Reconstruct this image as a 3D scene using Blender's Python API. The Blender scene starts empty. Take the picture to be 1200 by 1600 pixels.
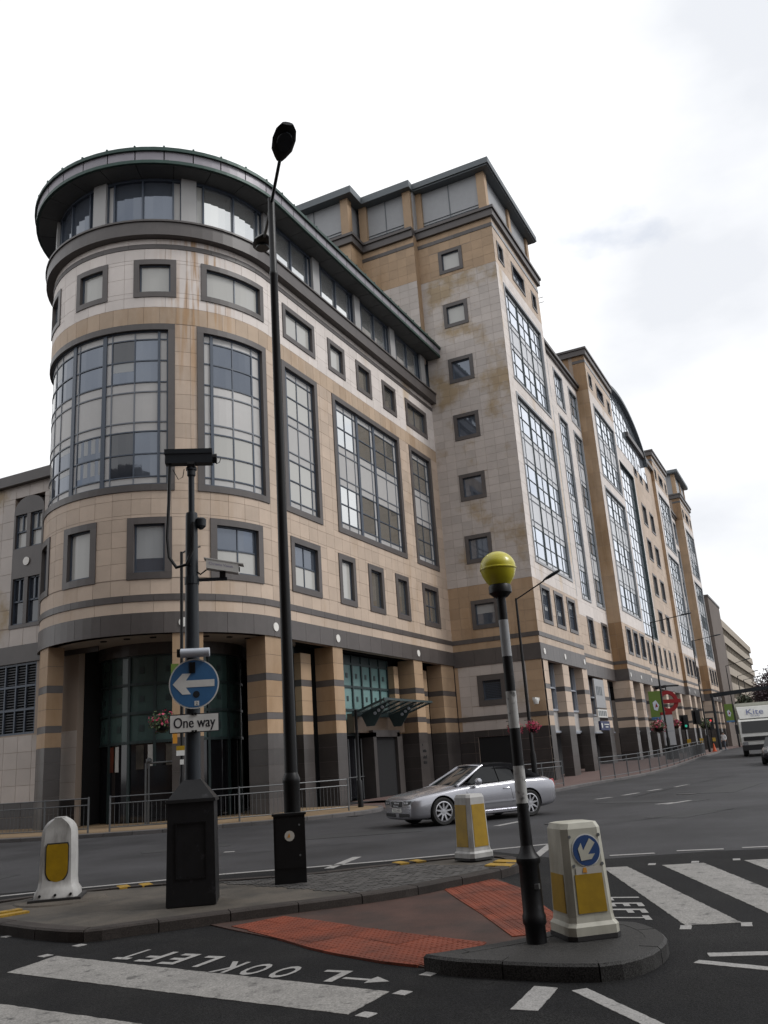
import bpy, bmesh, math, random
from mathutils import Vector, Matrix
random.seed(11)
S = bpy.context.scene
COL = S.collection
D = bpy.data
R = math.radians

# ------------------------------------------------------------------ camera
F_PX, PITCH, ROLL, YAW, EYE = 1357.81, 0.278693, -0.0683912, 0.4489195, 1.65
_f = Vector((math.cos(YAW) * math.cos(PITCH), math.sin(YAW) * math.cos(PITCH), math.sin(PITCH)))
_r = Vector((math.sin(YAW), -math.cos(YAW), 0))
_u = _r.cross(_f)
CR = math.cos(ROLL) * _r + math.sin(ROLL) * _u
CU = -math.sin(ROLL) * _r + math.cos(ROLL) * _u
CF = _f
CP = Vector((0, 0, EYE))
cd = D.cameras.new('camera')
cd.sensor_fit = 'HORIZONTAL'
cd.sensor_width = 36.0
cd.lens = F_PX * 36.0 / 1200.0
cd.clip_start = 0.05
cd.clip_end = 4000
cam = D.objects.new('camera', cd)
COL.objects.link(cam)
M3 = Matrix((CR, CU, -CF)).transposed()
cam.matrix_world = Matrix.Translation(CP) @ M3.to_4x4()
S.camera = cam

# ------------------------------------------------------------------ sky, sun, exposure
SUN_DIR = Vector((0.30, -0.80, 0.85)).normalized()          # towards the sun, veiled by cloud
W = D.worlds.new('World')
S.world = W
W.use_nodes = True
nt = W.node_tree
nt.nodes.clear()
def wn(t, **k):
    n = nt.nodes.new(t)
    for a, b in k.items(): setattr(n, a, b)
    return n
sky = wn('ShaderNodeTexSky')
sky.sky_type = 'NISHITA'
sky.sun_disc = False
sky.sun_elevation = math.asin(SUN_DIR.z)
sky.sun_rotation = math.atan2(SUN_DIR.x, SUN_DIR.y)
sky.air_density = 1.0
bg1 = wn('ShaderNodeBackground'); bg1.inputs[1].default_value = 0.13
nt.links.new(sky.outputs[0], bg1.inputs[0])
tc = wn('ShaderNodeTexCoord')
mp = wn('ShaderNodeMapping'); mp.inputs['Scale'].default_value = (1.0, 1.0, 2.2); mp.inputs['Location'].default_value = (1.9, 0.7, 0.3)
nt.links.new(tc.outputs['Generated'], mp.inputs[0])
n1 = wn('ShaderNodeTexNoise'); n1.inputs['Scale'].default_value = 3.2; n1.inputs['Detail'].default_value = 7; n1.inputs['Roughness'].default_value = 0.55
nt.links.new(mp.outputs[0], n1.inputs['Vector'])
r1 = wn('ShaderNodeValToRGB')                                # cover: mostly closed, thin in places
r1.color_ramp.elements[0].position = 0.28; r1.color_ramp.elements[0].color = (0.55, 0.55, 0.55, 1)
r1.color_ramp.elements[1].position = 0.42; r1.color_ramp.elements[1].color = (1, 1, 1, 1)
nt.links.new(n1.outputs['Fac'], r1.inputs[0])
n2 = wn('ShaderNodeTexNoise'); n2.inputs['Scale'].default_value = 2.1; n2.inputs['Detail'].default_value = 6
nt.links.new(mp.outputs[0], n2.inputs['Vector'])
r2 = wn('ShaderNodeValToRGB')                                # cloud tone
r2.color_ramp.elements[0].position = 0.37; r2.color_ramp.elements[0].color = (0.715, 0.735, 0.775, 1)
r2.color_ramp.elements[1].position = 0.61; r2.color_ramp.elements[1].color = (0.985, 0.99, 1.0, 1)
nt.links.new(n2.outputs['Fac'], r2.inputs[0])
bg2 = wn('ShaderNodeBackground'); bg2.inputs[1].default_value = 1.04
nt.links.new(r2.outputs[0], bg2.inputs[0])
mx = wn('ShaderNodeMixShader')
nt.links.new(r1.outputs[0], mx.inputs[0]); nt.links.new(bg1.outputs[0], mx.inputs[1]); nt.links.new(bg2.outputs[0], mx.inputs[2])
wo = wn('ShaderNodeOutputWorld'); nt.links.new(mx.outputs[0], wo.inputs[0])
sl = D.lights.new('sun', 'SUN'); sl.energy = 1.5; sl.angle = R(16); sl.color = (1.0, 0.98, 0.955)
so = D.objects.new('sun', sl); COL.objects.link(so)
so.rotation_euler = SUN_DIR.to_track_quat('Z', 'Y').to_euler()
so.location = (0, -20, 60)
S.view_settings.view_transform = 'Standard'; S.view_settings.look = 'None'
S.view_settings.exposure = 0.22; S.view_settings.gamma = 1.0
S.view_settings.use_curve_mapping = False

# ------------------------------------------------------------------ pixels to places
def ray(x, y): return CF + CR * ((x - 600) / F_PX) - CU * ((y - 800) / F_PX)
def gnd(x, y, z=0.0):
    d = ray(x, y); return CP + d * ((z - EYE) / d.z)
def at_y(x, y, Y):
    d = ray(x, y); return CP + d * (Y / d.y)
def at_x(x, y, X):
    d = ray(x, y); return CP + d * (X / d.x)
def proj(P):
    q = Vector(P) - CP; z = q.dot(CF)
    return (600 + F_PX * q.dot(CR) / z, 800 - F_PX * q.dot(CU) / z) if z > 0.1 else None
def gz(x):                                                   # the street climbs a little past the first tower
    t = min(1, max(0, (x - 44) / 28.0)); return 0.38 * t * t * (3 - 2 * t)

# ------------------------------------------------------------------ materials
MATS = {}
def mat(name, col, rough=0.6, metal=0.0, spec=0.5, ior=None, noise=0.0, nscale=3.0, bump=0.0, bscale=40.0, rnd=0.0,
        col2=None, c2scale=1.0, c2pos=(0.5, 0.7), coat=0.0, alpha=1.0, emit=None, streak=False, spk=0.0, spks=300.0, rust=None):
    m = D.materials.new(name); m.use_nodes = True
    t = m.node_tree; b = t.nodes['Principled BSDF']
    b.inputs['Roughness'].default_value = rough; b.inputs['Metallic'].default_value = metal
    b.inputs['Specular IOR Level'].default_value = spec
    if ior: b.inputs['IOR'].default_value = ior
    b.inputs['Coat Weight'].default_value = coat
    if alpha < 1: b.inputs['Alpha'].default_value = alpha
    b.inputs['Base Color'].default_value = (*col, 1)
    L = t.links.new; N = t.nodes.new
    cur = None
    def base():
        nonlocal cur
        if cur is None:
            n = N('ShaderNodeRGB'); n.outputs[0].default_value = (*col, 1); cur = n.outputs[0]
        return cur
    geo = N('ShaderNodeNewGeometry')
    pos = geo.outputs['Position']
    if col2:
        base()
        tx = N('ShaderNodeTexNoise'); tx.inputs['Scale'].default_value = c2scale; tx.inputs['Detail'].default_value = 8; tx.inputs['Roughness'].default_value = 0.62
        if streak:
            mpn = N('ShaderNodeMapping'); mpn.inputs['Scale'].default_value = (1, 1, 0.28); L(pos, mpn.inputs[0]); L(mpn.outputs[0], tx.inputs['Vector'])
        else: L(pos, tx.inputs['Vector'])
        rp = N('ShaderNodeMapRange'); rp.inputs['From Min'].default_value = c2pos[0]; rp.inputs['From Max'].default_value = c2pos[1]
        L(tx.outputs['Fac'], rp.inputs[0])
        mi = N('ShaderNodeMix'); mi.data_type = 'RGBA'
        L(rp.outputs[0], mi.inputs['Factor']); L(cur, mi.inputs['A']); mi.inputs['B'].default_value = (*col2, 1)
        cur = mi.outputs['Result']
    if rust:                                                 # rust weeping down the wall from a failed gutter joint
        base(); (rx, ry, rz0, rz1, rw) = rust
        sp = N('ShaderNodeSeparateXYZ'); L(pos, sp.inputs[0])
        mm = N('ShaderNodeMapping'); mm.inputs['Scale'].default_value = (3.2, 3.2, .22); L(pos, mm.inputs[0])
        tn = N('ShaderNodeTexNoise'); tn.inputs['Scale'].default_value = 1.6; tn.inputs['Detail'].default_value = 6; tn.inputs['Distortion'].default_value = .5; L(mm.outputs[0], tn.inputs['Vector'])
        s1_ = N('ShaderNodeMapRange'); s1_.inputs['From Min'].default_value = .47; s1_.inputs['From Max'].default_value = .62; L(tn.outputs['Fac'], s1_.inputs[0])
        cx_ = N('ShaderNodeCombineXYZ'); L(sp.outputs[0], cx_.inputs[0]); L(sp.outputs[1], cx_.inputs[1]); cx_.inputs[2].default_value = 0
        ds = N('ShaderNodeVectorMath'); ds.operation = 'DISTANCE'; L(cx_.outputs[0], ds.inputs[0]); ds.inputs[1].default_value = (rx, ry, 0)
        m1_ = N('ShaderNodeMapRange'); m1_.inputs['From Min'].default_value = rw; m1_.inputs['From Max'].default_value = rw * .25; L(ds.outputs['Value'], m1_.inputs[0])
        m2_ = N('ShaderNodeMapRange'); m2_.inputs['From Min'].default_value = rz0; m2_.inputs['From Max'].default_value = rz1; L(sp.outputs[2], m2_.inputs[0])
        a_ = N('ShaderNodeMath'); a_.operation = 'MULTIPLY'; L(s1_.outputs[0], a_.inputs[0]); L(m1_.outputs[0], a_.inputs[1])
        b_ = N('ShaderNodeMath'); b_.operation = 'MULTIPLY'; L(a_.outputs[0], b_.inputs[0]); L(m2_.outputs[0], b_.inputs[1])
        c_ = N('ShaderNodeMath'); c_.operation = 'MULTIPLY'; c_.use_clamp = True; L(b_.outputs[0], c_.inputs[0]); c_.inputs[1].default_value = .8
        mi2 = N('ShaderNodeMix'); mi2.data_type = 'RGBA'; L(c_.outputs[0], mi2.inputs['Factor']); L(cur, mi2.inputs['A']); mi2.inputs['B'].default_value = (.36, .185, .055, 1)
        cur = mi2.outputs['Result']
    def vary(fac_socket, lo, hi):
        nonlocal cur
        base()
        mr = N('ShaderNodeMapRange'); mr.inputs['To Min'].default_value = lo; mr.inputs['To Max'].default_value = hi
        L(fac_socket, mr.inputs[0])
        vm = N('ShaderNodeVectorMath'); vm.operation = 'SCALE'
        L(cur, vm.inputs[0]); L(mr.outputs[0], vm.inputs['Scale'])
        cur = vm.outputs[0]
    if noise:
        tx = N('ShaderNodeTexNoise'); tx.inputs['Scale'].default_value = nscale; tx.inputs['Detail'].default_value = 8; tx.inputs['Roughness'].default_value = 0.65
        L(pos, tx.inputs['Vector'])
        st = N('ShaderNodeMapRange'); st.inputs['From Min'].default_value = 0.28; st.inputs['From Max'].default_value = 0.72; L(tx.outputs['Fac'], st.inputs[0])
        vary(st.outputs[0], 1 - noise, 1 + noise)
    if spk:
        tx = N('ShaderNodeTexNoise'); tx.inputs['Scale'].default_value = spks; tx.inputs['Detail'].default_value = 2
        L(pos, tx.inputs['Vector'])
        st = N('ShaderNodeMapRange'); st.inputs['From Min'].default_value = 0.36; st.inputs['From Max'].default_value = 0.66; L(tx.outputs['Fac'], st.inputs[0])
        vary(st.outputs[0], 1 - spk, 1 + spk)
    if rnd:
        at = N('ShaderNodeAttribute'); at.attribute_name = 'rnd'
        oi = N('ShaderNodeObjectInfo')
        ad = N('ShaderNodeMath'); ad.operation = 'ADD'; L(at.outputs['Fac'], ad.inputs[0]); L(oi.outputs['Random'], ad.inputs[1])
        fr = N('ShaderNodeMath'); fr.operation = 'FRACT'; L(ad.outputs[0], fr.inputs[0])
        vary(fr.outputs[0], 1 - rnd, 1 + rnd)
    if cur is not None: L(cur, b.inputs['Base Color'])
    if bump:
        tb = N('ShaderNodeTexNoise'); tb.inputs['Scale'].default_value = bscale; tb.inputs['Detail'].default_value = 4
        L(pos, tb.inputs['Vector'])
        bp = N('ShaderNodeBump'); bp.inputs['Strength'].default_value = bump; bp.inputs['Distance'].default_value = 0.01
        L(tb.outputs['Fac'], bp.inputs['Height']); L(bp.outputs[0], b.inputs['Normal'])
    if emit:
        b.inputs['Emission Color'].default_value = (*emit[0], 1); b.inputs['Emission Strength'].default_value = emit[1]
    MATS[name] = m
    return m
# stone
mat('tan_stone', (.50, .395, .31), .62, noise=.08, nscale=1.3, rnd=.09, col2=(.41, .29, .19), c2scale=.5, c2pos=(.54, .76), streak=True, bump=.1, rust=(24.9, 19.4, 12.5, 20.5, 1.9))
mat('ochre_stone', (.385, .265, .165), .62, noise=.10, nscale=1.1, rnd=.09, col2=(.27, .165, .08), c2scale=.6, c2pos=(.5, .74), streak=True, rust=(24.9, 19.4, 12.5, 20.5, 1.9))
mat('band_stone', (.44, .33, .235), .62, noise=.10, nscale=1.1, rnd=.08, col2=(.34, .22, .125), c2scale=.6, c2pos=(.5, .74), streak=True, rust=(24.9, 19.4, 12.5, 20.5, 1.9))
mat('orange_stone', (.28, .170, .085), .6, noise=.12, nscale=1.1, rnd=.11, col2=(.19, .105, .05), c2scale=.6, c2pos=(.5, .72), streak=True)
mat('white_stone', (.66, .60, .56), .62, noise=.07, nscale=1.2, rnd=.06, col2=(.52, .39, .25), c2scale=.35, c2pos=(.60, .74), streak=True, rust=(24.9, 19.4, 12.5, 20.5, 1.9))
mat('side_stone', (.47, .42, .385), .62, noise=.08, nscale=1.2, rnd=.08, col2=(.34, .255, .16), c2scale=.33, c2pos=(.52, .64))  # white stone darkened in colour for the shaded tower side; stains are its own
mat('dark_stone', (.085, .074, .070), .42, noise=.14, nscale=1.6, rnd=.12)
mat('granite', (.045, .040, .039), .3, noise=.18, nscale=1.2, rnd=.16, spk=.12, spks=60)
mat('granite_light', (.060, .053, .050), .32, noise=.18, nscale=1.4, rnd=.16)
mat('joint', (.33, .265, .215), .9)
mat('disc_white', (.72, .70, .66), .5)
mat('soffit', (.34, .31, .29), .7, noise=.06)
mat('soffit_dark', (.085, .088, .086), .6, noise=.1, rnd=.08)
# metal, glass
mat('frame_blue', (.062, .078, .105), .4, metal=.1)
mat('frame_green', (.030, .048, .050), .45, metal=.1)
mat('spandrel', (.44, .43, .42), .42, metal=.1, rnd=.04, noise=.03)
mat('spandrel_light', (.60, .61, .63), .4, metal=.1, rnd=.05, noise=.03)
mat('pier_metal', (.36, .355, .35), .45, rnd=.05)
mat('fascia_metal', (.25, .235, .26), .45, metal=.2, rnd=.06, noise=.08, nscale=2)
mat('copper', (.028, .058, .048), .5, metal=.3, noise=.2)
mat('parapet', (.12, .135, .145), .5, metal=.2, noise=.06)
mat('lead_grey', (.31, .315, .325), .5, rnd=.05, noise=.05)
mat('glass', (.135, .155, .19), .03, metal=.5, ior=1.7, rnd=.10, bump=.35, bscale=.8)
mat('glass_dark', (.035, .04, .05), .03, ior=1.75, rnd=.3, bump=.2, bscale=.9)
mat('glass_blind', (.45, .445, .42), .06, ior=1.6, rnd=.045, bump=.15, bscale=.9)
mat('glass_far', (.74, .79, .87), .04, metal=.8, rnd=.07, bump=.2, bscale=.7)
mat('glass_brown_reflect', (.34, .325, .29), .03, metal=.7, rnd=.08, bump=.25, bscale=.8)  # brown tint painted in for the tower side mirrored in these panes
mat('glass_mirror', (.70, .71, .70), .03, metal=.8, rnd=.05, bump=.25, bscale=.8)
mat('frame_mid', (.17, .185, .21), .45)
mat('glass_teal', (.155, .26, .255), .2, ior=1.5, rnd=.10)
mat('teal_shaded', (.06, .105, .10), .25, ior=1.5, rnd=.14)  # teal glass with the shade under the soffit put into its colour
mat('joint_light', (.15, .14, .13), .8)
mat('shop_dark', (.010, .010, .012), .06, ior=1.6)
mat('louvre', (.045, .048, .055), .5)
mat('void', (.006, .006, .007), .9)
mat('galv', (.11, .115, .12), .5, metal=.3, noise=.15, nscale=6)
mat('black_paint', (.0045, .0045, .005), .42, spec=.28, noise=.3, nscale=5)
mat('black_worn', (.006, .006, .007), .5, spec=.3, noise=.4, nscale=9, col2=(.045, .045, .05), c2scale=6, c2pos=(.62, .8))
mat('white_worn', (.36, .36, .35), .55, noise=.12, nscale=8, col2=(.05, .05, .05), c2scale=11, c2pos=(.5, .64))
mat('grey_band', (.27, .28, .29), .5, noise=.1, nscale=6)
mat('beacon_yellow', (.50, .45, .02), .35, noise=.08, nscale=6, coat=.2)
mat('bollard_white', (.40, .39, .33), .5, noise=.15, nscale=4, col2=(.19, .175, .13), c2scale=3.0, c2pos=(.48, .76), streak=True)
mat('bollard_grey', (.37, .365, .355), .5, noise=.16, nscale=4, col2=(.15, .145, .135), c2scale=4, c2pos=(.5, .76), streak=True)
mat('bollard_yellow', (.29, .175, .0025), .45, noise=.2, nscale=6)
mat('rubber', (.016, .015, .015), .7)
mat('sign_blue', (.035, .115, .25), .4, noise=.1, nscale=5)
mat('sign_blue_dark', (.012, .045, .15), .4)
mat('sign_white', (.56, .56, .54), .45, noise=.08, nscale=6)
mat('sign_black', (.008, .008, .014), .5)
mat('sign_grey', (.42, .45, .50), .4, metal=.2)
mat('cctv_grey', (.013, .017, .022), .45, spec=.35, noise=.1)
mat('sticker', (.40, .38, .34), .5)
mat('sticker_orange', (.50, .22, .02), .5)
# ground
mat('asphalt', (.037, .0362, .039), .75, spec=.3, noise=.36, nscale=.4, spk=.35, spks=55, bump=.4, bscale=90, col2=(.020, .0196, .0212), c2scale=.3, c2pos=(.42, .66))
mat('asphalt_new', (.0062, .0061, .0067), .85, spec=.18, noise=.45, nscale=1.1, spk=.85, spks=70, bump=.7, bscale=100, col2=(.014, .0135, .0132), c2scale=.6, c2pos=(.47, .70))
mat('road_white', (.205, .197, .185), .7, noise=.2, nscale=2.2, spk=.3, spks=70, col2=(.03, .029, .028), c2scale=6.5, c2pos=(.56, .70))
mat('road_white2', (.25, .243, .235), .7, noise=.14, nscale=4, spk=.22, spks=80, col2=(.07, .068, .066), c2scale=12, c2pos=(.58, .76))
mat('kerb', (.085, .079, .078), .7, noise=.2, nscale=3, rnd=.16, spk=.12, spks=90, bump=.2)
mat('island_kerb', (.033, .027, .024), .75, spec=.25, noise=.32, nscale=3, rnd=.18, spk=.3, spks=90, bump=.25)
mat('concrete', (.064, .053, .041), .8, noise=.32, nscale=1.6, spk=.2, spks=80, bump=.25, col2=(.029, .025, .020), c2scale=1.3, c2pos=(.44, .64))
mat('granite_kerb', (.030, .029, .028), .7, spec=.25, noise=.22, nscale=2, rnd=.14, spk=.7, spks=110, bump=.2)
mat('sett', (.046, .043, .041), .65, noise=.25, nscale=6, rnd=.35, bump=.3)
mat('tactile', (.150, .033, .0145), .75, spec=.3, noise=.28, nscale=2.5, rnd=.22, spk=.2, spks=90, col2=(.085, .025, .015), c2scale=1.3, c2pos=(.46, .68))
mat('refuge', (.060, .032, .025), .8, spec=.25, noise=.28, nscale=1.6, spk=.2, spks=80, col2=(.038, .025, .021), c2scale=1.1, c2pos=(.43, .64))
mat('paving_tan', (.19, .130, .072), .8, noise=.25, nscale=1.0, rnd=.12)
mat('paving_red', (.095, .058, .050), .8, noise=.2, nscale=1.0, rnd=.16)
mat('yellow_paint', (.30, .175, .010), .6, noise=.2, nscale=8, spk=.2, spks=60, col2=(.08, .06, .03), c2scale=9, c2pos=(.56, .7))
# ------------------------------------------------------------------ mesh helpers
class Face:
    """A wall: s runs along it, z is height, d is out of the wall."""
    def __init__(self, kind, c, zoff=0): self.k = kind; self.c = c
    def P(self, s, z, d):
        if self.k == 'y': return (s, self.c - d, z)          # faces -y
        if self.k == 'x': return (self.c - d, s, z)          # faces -x
        if self.k == 'Y': return (s, self.c + d, z)
        if self.k == 'X': return (self.c + d, s, z)
        cx, cy, r, ysw = self.c                              # straight for s>=cx, then round the drum
        if s >= cx: return (s, cy - r - d, z)
        a = 1.5 * math.pi - (cx - s) / r
        return (cx + (r + d) * math.cos(a), cy + (r + d) * math.sin(a), z)
    def segs(self, s0, s1):
        if self.k != 'c': return [s0, s1]
        cx = self.c[0]; out = [s0]
        e = min(s1, cx)
        if s0 < cx:
            n = max(1, int(math.ceil((e - s0) / 0.42)))
            out = [s0 + (e - s0) * i / n for i in range(n + 1)]
        if s1 > cx: out.append(s1)
        return out

class MB:
    def __init__(self): self.v = []; self.f = []; self.mi = []; self.rn = []
    def _add(self, vs, fs, mi=0, rn=None):
        o = len(self.v); self.v += [tuple(p) for p in vs]
        if rn is None: rn = random.random()
        for f in fs: self.f.append([i + o for i in f]); self.mi.append(mi); self.rn.append(rn)
    def hexa(self, p, mi=0, rn=None):
        self._add(p, [(0, 3, 2, 1), (4, 5, 6, 7), (0, 1, 5, 4), (1, 2, 6, 5), (2, 3, 7, 6), (3, 0, 4, 7)], mi, rn); return self
    def box(self, x0, x1, y0, y1, z0, z1, mi=0, rn=None):
        return self.hexa([(x0, y0, z0), (x1, y0, z0), (x1, y1, z0), (x0, y1, z0), (x0, y0, z1), (x1, y0, z1), (x1, y1, z1), (x0, y1, z1)], mi, rn)
    def obox(self, c, hx, hy, z0, z1, ang=0, mi=0, top=1.0):
        ca, sa = math.cos(ang), math.sin(ang)
        def q(a, b, z): return (c[0] + a * ca - b * sa, c[1] + a * sa + b * ca, z)
        tx, ty = hx * top, hy * top
        return self.hexa([q(-hx, -hy, z0), q(hx, -hy, z0), q(hx, hy, z0), q(-hx, hy, z0), q(-tx, -ty, z1), q(tx, -ty, z1), q(tx, ty, z1), q(-tx, ty, z1)], mi)
    def fbox(self, F, s0, s1, z0, z1, d0, d1, mi=0, rn=None):
        ss = F.segs(s0, s1); vs = []
        for s in ss: vs += [F.P(s, z0, d0), F.P(s, z0, d1), F.P(s, z1, d1), F.P(s, z1, d0)]
        fs = [(0, 1, 2, 3)]
        for i in range(len(ss) - 1):
            a, b = 4 * i, 4 * i + 4
            for k in range(4):
                l = (k + 1) % 4; fs.append((a + k, b + k, b + l, a + l))
        n = 4 * (len(ss) - 1); fs.append((n + 3, n + 2, n + 1, n))
        self._add(vs, fs, mi, rn); return self
    def prism(self, poly, z0, z1, mi=0, zf=None):
        n = len(poly); zz = zf or (lambda x, y: 0)
        vs = [(x, y, z0 + zz(x, y)) for x, y in poly] + [(x, y, z1 + zz(x, y)) for x, y in poly]
        fs = [tuple(range(n))[::-1], tuple(range(n, 2 * n))] + [(i, (i + 1) % n, n + (i + 1) % n, n + i) for i in range(n)]
        self._add(vs, fs, mi); return self
    def extr(self, poly3, vec, mi=0):
        n = len(poly3); vec = Vector(vec)
        vs = [tuple(p) for p in poly3] + [tuple(Vector(p) + vec) for p in poly3]
        fs = [tuple(range(n))[::-1], tuple(range(n, 2 * n))] + [(i, (i + 1) % n, n + (i + 1) % n, n + i) for i in range(n)]
        self._add(vs, fs, mi); return self
    def tube(self, pts, r, n=10, mi=0):
        pts = [Vector(p) for p in pts]; rs = r if isinstance(r, (list, tuple)) else [r] * len(pts)
        vs = []; up = None
        for i, p in enumerate(pts):
            t = (pts[min(i + 1, len(pts) - 1)] - pts[max(i - 1, 0)]).normalized()
            if up is None: up = Vector((1, 0, 0)) if abs(t.x) < .8 else Vector((0, 1, 0))
            a = (up - t * up.dot(t)).normalized(); up = a; b = t.cross(a)
            for k in range(n):
                w = 2 * math.pi * k / n; vs.append(p + rs[i] * (math.cos(w) * a + math.sin(w) * b))
        fs = [tuple(range(n))[::-1]]
        for i in range(len(pts) - 1):
            for k in range(n):
                l = (k + 1) % n; fs.append((i * n + k, i * n + l, (i + 1) * n + l, (i + 1) * n + k))
        m = (len(pts) - 1) * n; fs.append(tuple(range(m, m + n)))
        self._add(vs, fs, mi); return self
    def lathe(self, prof, c=(0, 0, 0), n=20, mi=0, axis='z', cap=True):
        vs = []
        for r, z in prof:
            r = max(r, 1e-4)
            for k in range(n):
                w = 2 * math.pi * k / n
                p = (r * math.cos(w), r * math.sin(w), z)
                if axis == 'y': p = (p[0], p[2], p[1])
                if axis == 'x': p = (p[2], p[0], p[1])
                vs.append((p[0] + c[0], p[1] + c[1], p[2] + c[2]))
        fs = [tuple(range(n))[::-1]] if cap else []
        for i in range(len(prof) - 1):
            for k in range(n):
                l = (k + 1) % n; fs.append((i * n + k, i * n + l, (i + 1) * n + l, (i + 1) * n + k))
        m = (len(prof) - 1) * n
        if cap: fs.append(tuple(range(m, m + n)))
        self._add(vs, fs, mi); return self
    def faces(self, vs, fs, mi=0): self._add(vs, fs, mi); return self
    def build(self, name, mats, parent=None, smooth=False, recalc=True, kind=None):
        me = D.meshes.new(name); me.from_pydata(self.v, [], self.f)
        if not isinstance(mats, (list, tuple)): mats = [mats]
        for m in mats: me.materials.append(MATS[m])
        me.polygons.foreach_set('material_index', self.mi)
        at = me.attributes.new('rnd', 'FLOAT', 'FACE'); at.data.foreach_set('value', self.rn)
        if recalc:
            bm = bmesh.new(); bm.from_mesh(me); bmesh.ops.recalc_face_normals(bm, faces=bm.faces); bm.to_mesh(me); bm.free()
        if smooth:
            me.polygons.foreach_set('use_smooth', [True] * len(me.polygons))
            try: me.set_sharp_from_angle(angle=R(38))
            except Exception: pass
        me.update()
        o = D.objects.new(name, me); COL.objects.link(o)
        if parent is not None:
            o.parent = parent
            if parent.name not in LOCALS and parent.name in LOC: o.matrix_parent_inverse = Matrix.Translation(-ploc(parent))
        if kind: o['kind'] = kind
        return o
LOC = {}
LOCALS = set()
def ploc(p): return LOC.get(p.name, Vector((0, 0, 0)))
def thing(name, label, cat, loc=(0, 0, 0), rz=0.0, group=None, local=True):
    """Empty at the base of a thing. local=True: its parts are modelled around the empty; else in world coordinates."""
    o = D.objects.new(name, None); COL.objects.link(o); o.empty_display_size = .3
    o.location = loc; o.rotation_euler = (0, 0, rz)
    o['label'] = label; o['category'] = cat
    if group: o['group'] = group
    if local: LOCALS.add(o.name)
    LOC[o.name] = Vector(loc)
    return o
def tag(o, label, cat, group=None):
    o['label'] = label; o['category'] = cat
    if group: o['group'] = group
    return o
def wbuild(mb, name, mats, top, part=None, **k):
    """build a mesh given in world coordinates under a world-placed thing, or under one of its parts"""
    o = mb.build(name, mats, None, **k)
    o.parent = part if part is not None else top
    if part is None: o.matrix_parent_inverse = Matrix.Translation(-ploc(top))
    return o
def text_polys(txt, size=1.0, align='CENTER', sx=1.0, bold=0.0):
    c = D.curves.new('t', 'FONT'); c.body = txt; c.size = size; c.align_x = align; c.resolution_u = 3; c.offset = bold
    o = D.objects.new('t', c); COL.objects.link(o)
    dg = bpy.context.evaluated_depsgraph_get()
    me = D.meshes.new_from_object(o.evaluated_get(dg))
    vs = [(v.co.x * sx, v.co.y) for v in me.vertices]; fs = [tuple(p.vertices) for p in me.polygons]
    D.objects.remove(o); D.curves.remove(c); D.meshes.remove(me)
    return vs, fs
def text_on(mb, txt, size, O, X, Y, N, th=.003, align='CENTER', sx=1.0, mi=0):
    """lettering as a thin raised sheet: origin O, X reading direction, Y up, N out"""
    vs, fs = text_polys(txt, size, align, sx); O, X, Y, N = map(Vector, (O, X, Y, N))
    mb.faces([O + X * a + Y * b + N * th for a, b in vs], fs, mi)
    return mb

# ------------------------------------------------------------------ the ground
def gzf(x, y): return gz(x)
def sheet(name, x0, x1, y0, y1, z, m, nx=1):
    mb = MB(); vs = []; fs = []
    xs = [x0 + (x1 - x0) * i / nx for i in range(nx + 1)] if not isinstance(nx, list) else nx
    for x in xs: vs += [(x, y0, z + gz(x)), (x, y1, z + gz(x))]
    for i in range(len(xs) - 1): fs.append((2 * i, 2 * i + 2, 2 * i + 3, 2 * i + 1))
    mb.faces(vs, fs); o = mb.build(name, m, recalc=False); o['kind'] = 'structure'; return o
XS = [-1500, -200, -40, 0, 20, 40] + [44 + 2 * i for i in range(15)] + [80, 110, 160, 260, 600, 1800]
road = sheet('road', -1500, 1800, -1500, 1500, 0.0, 'asphalt', XS)

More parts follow.
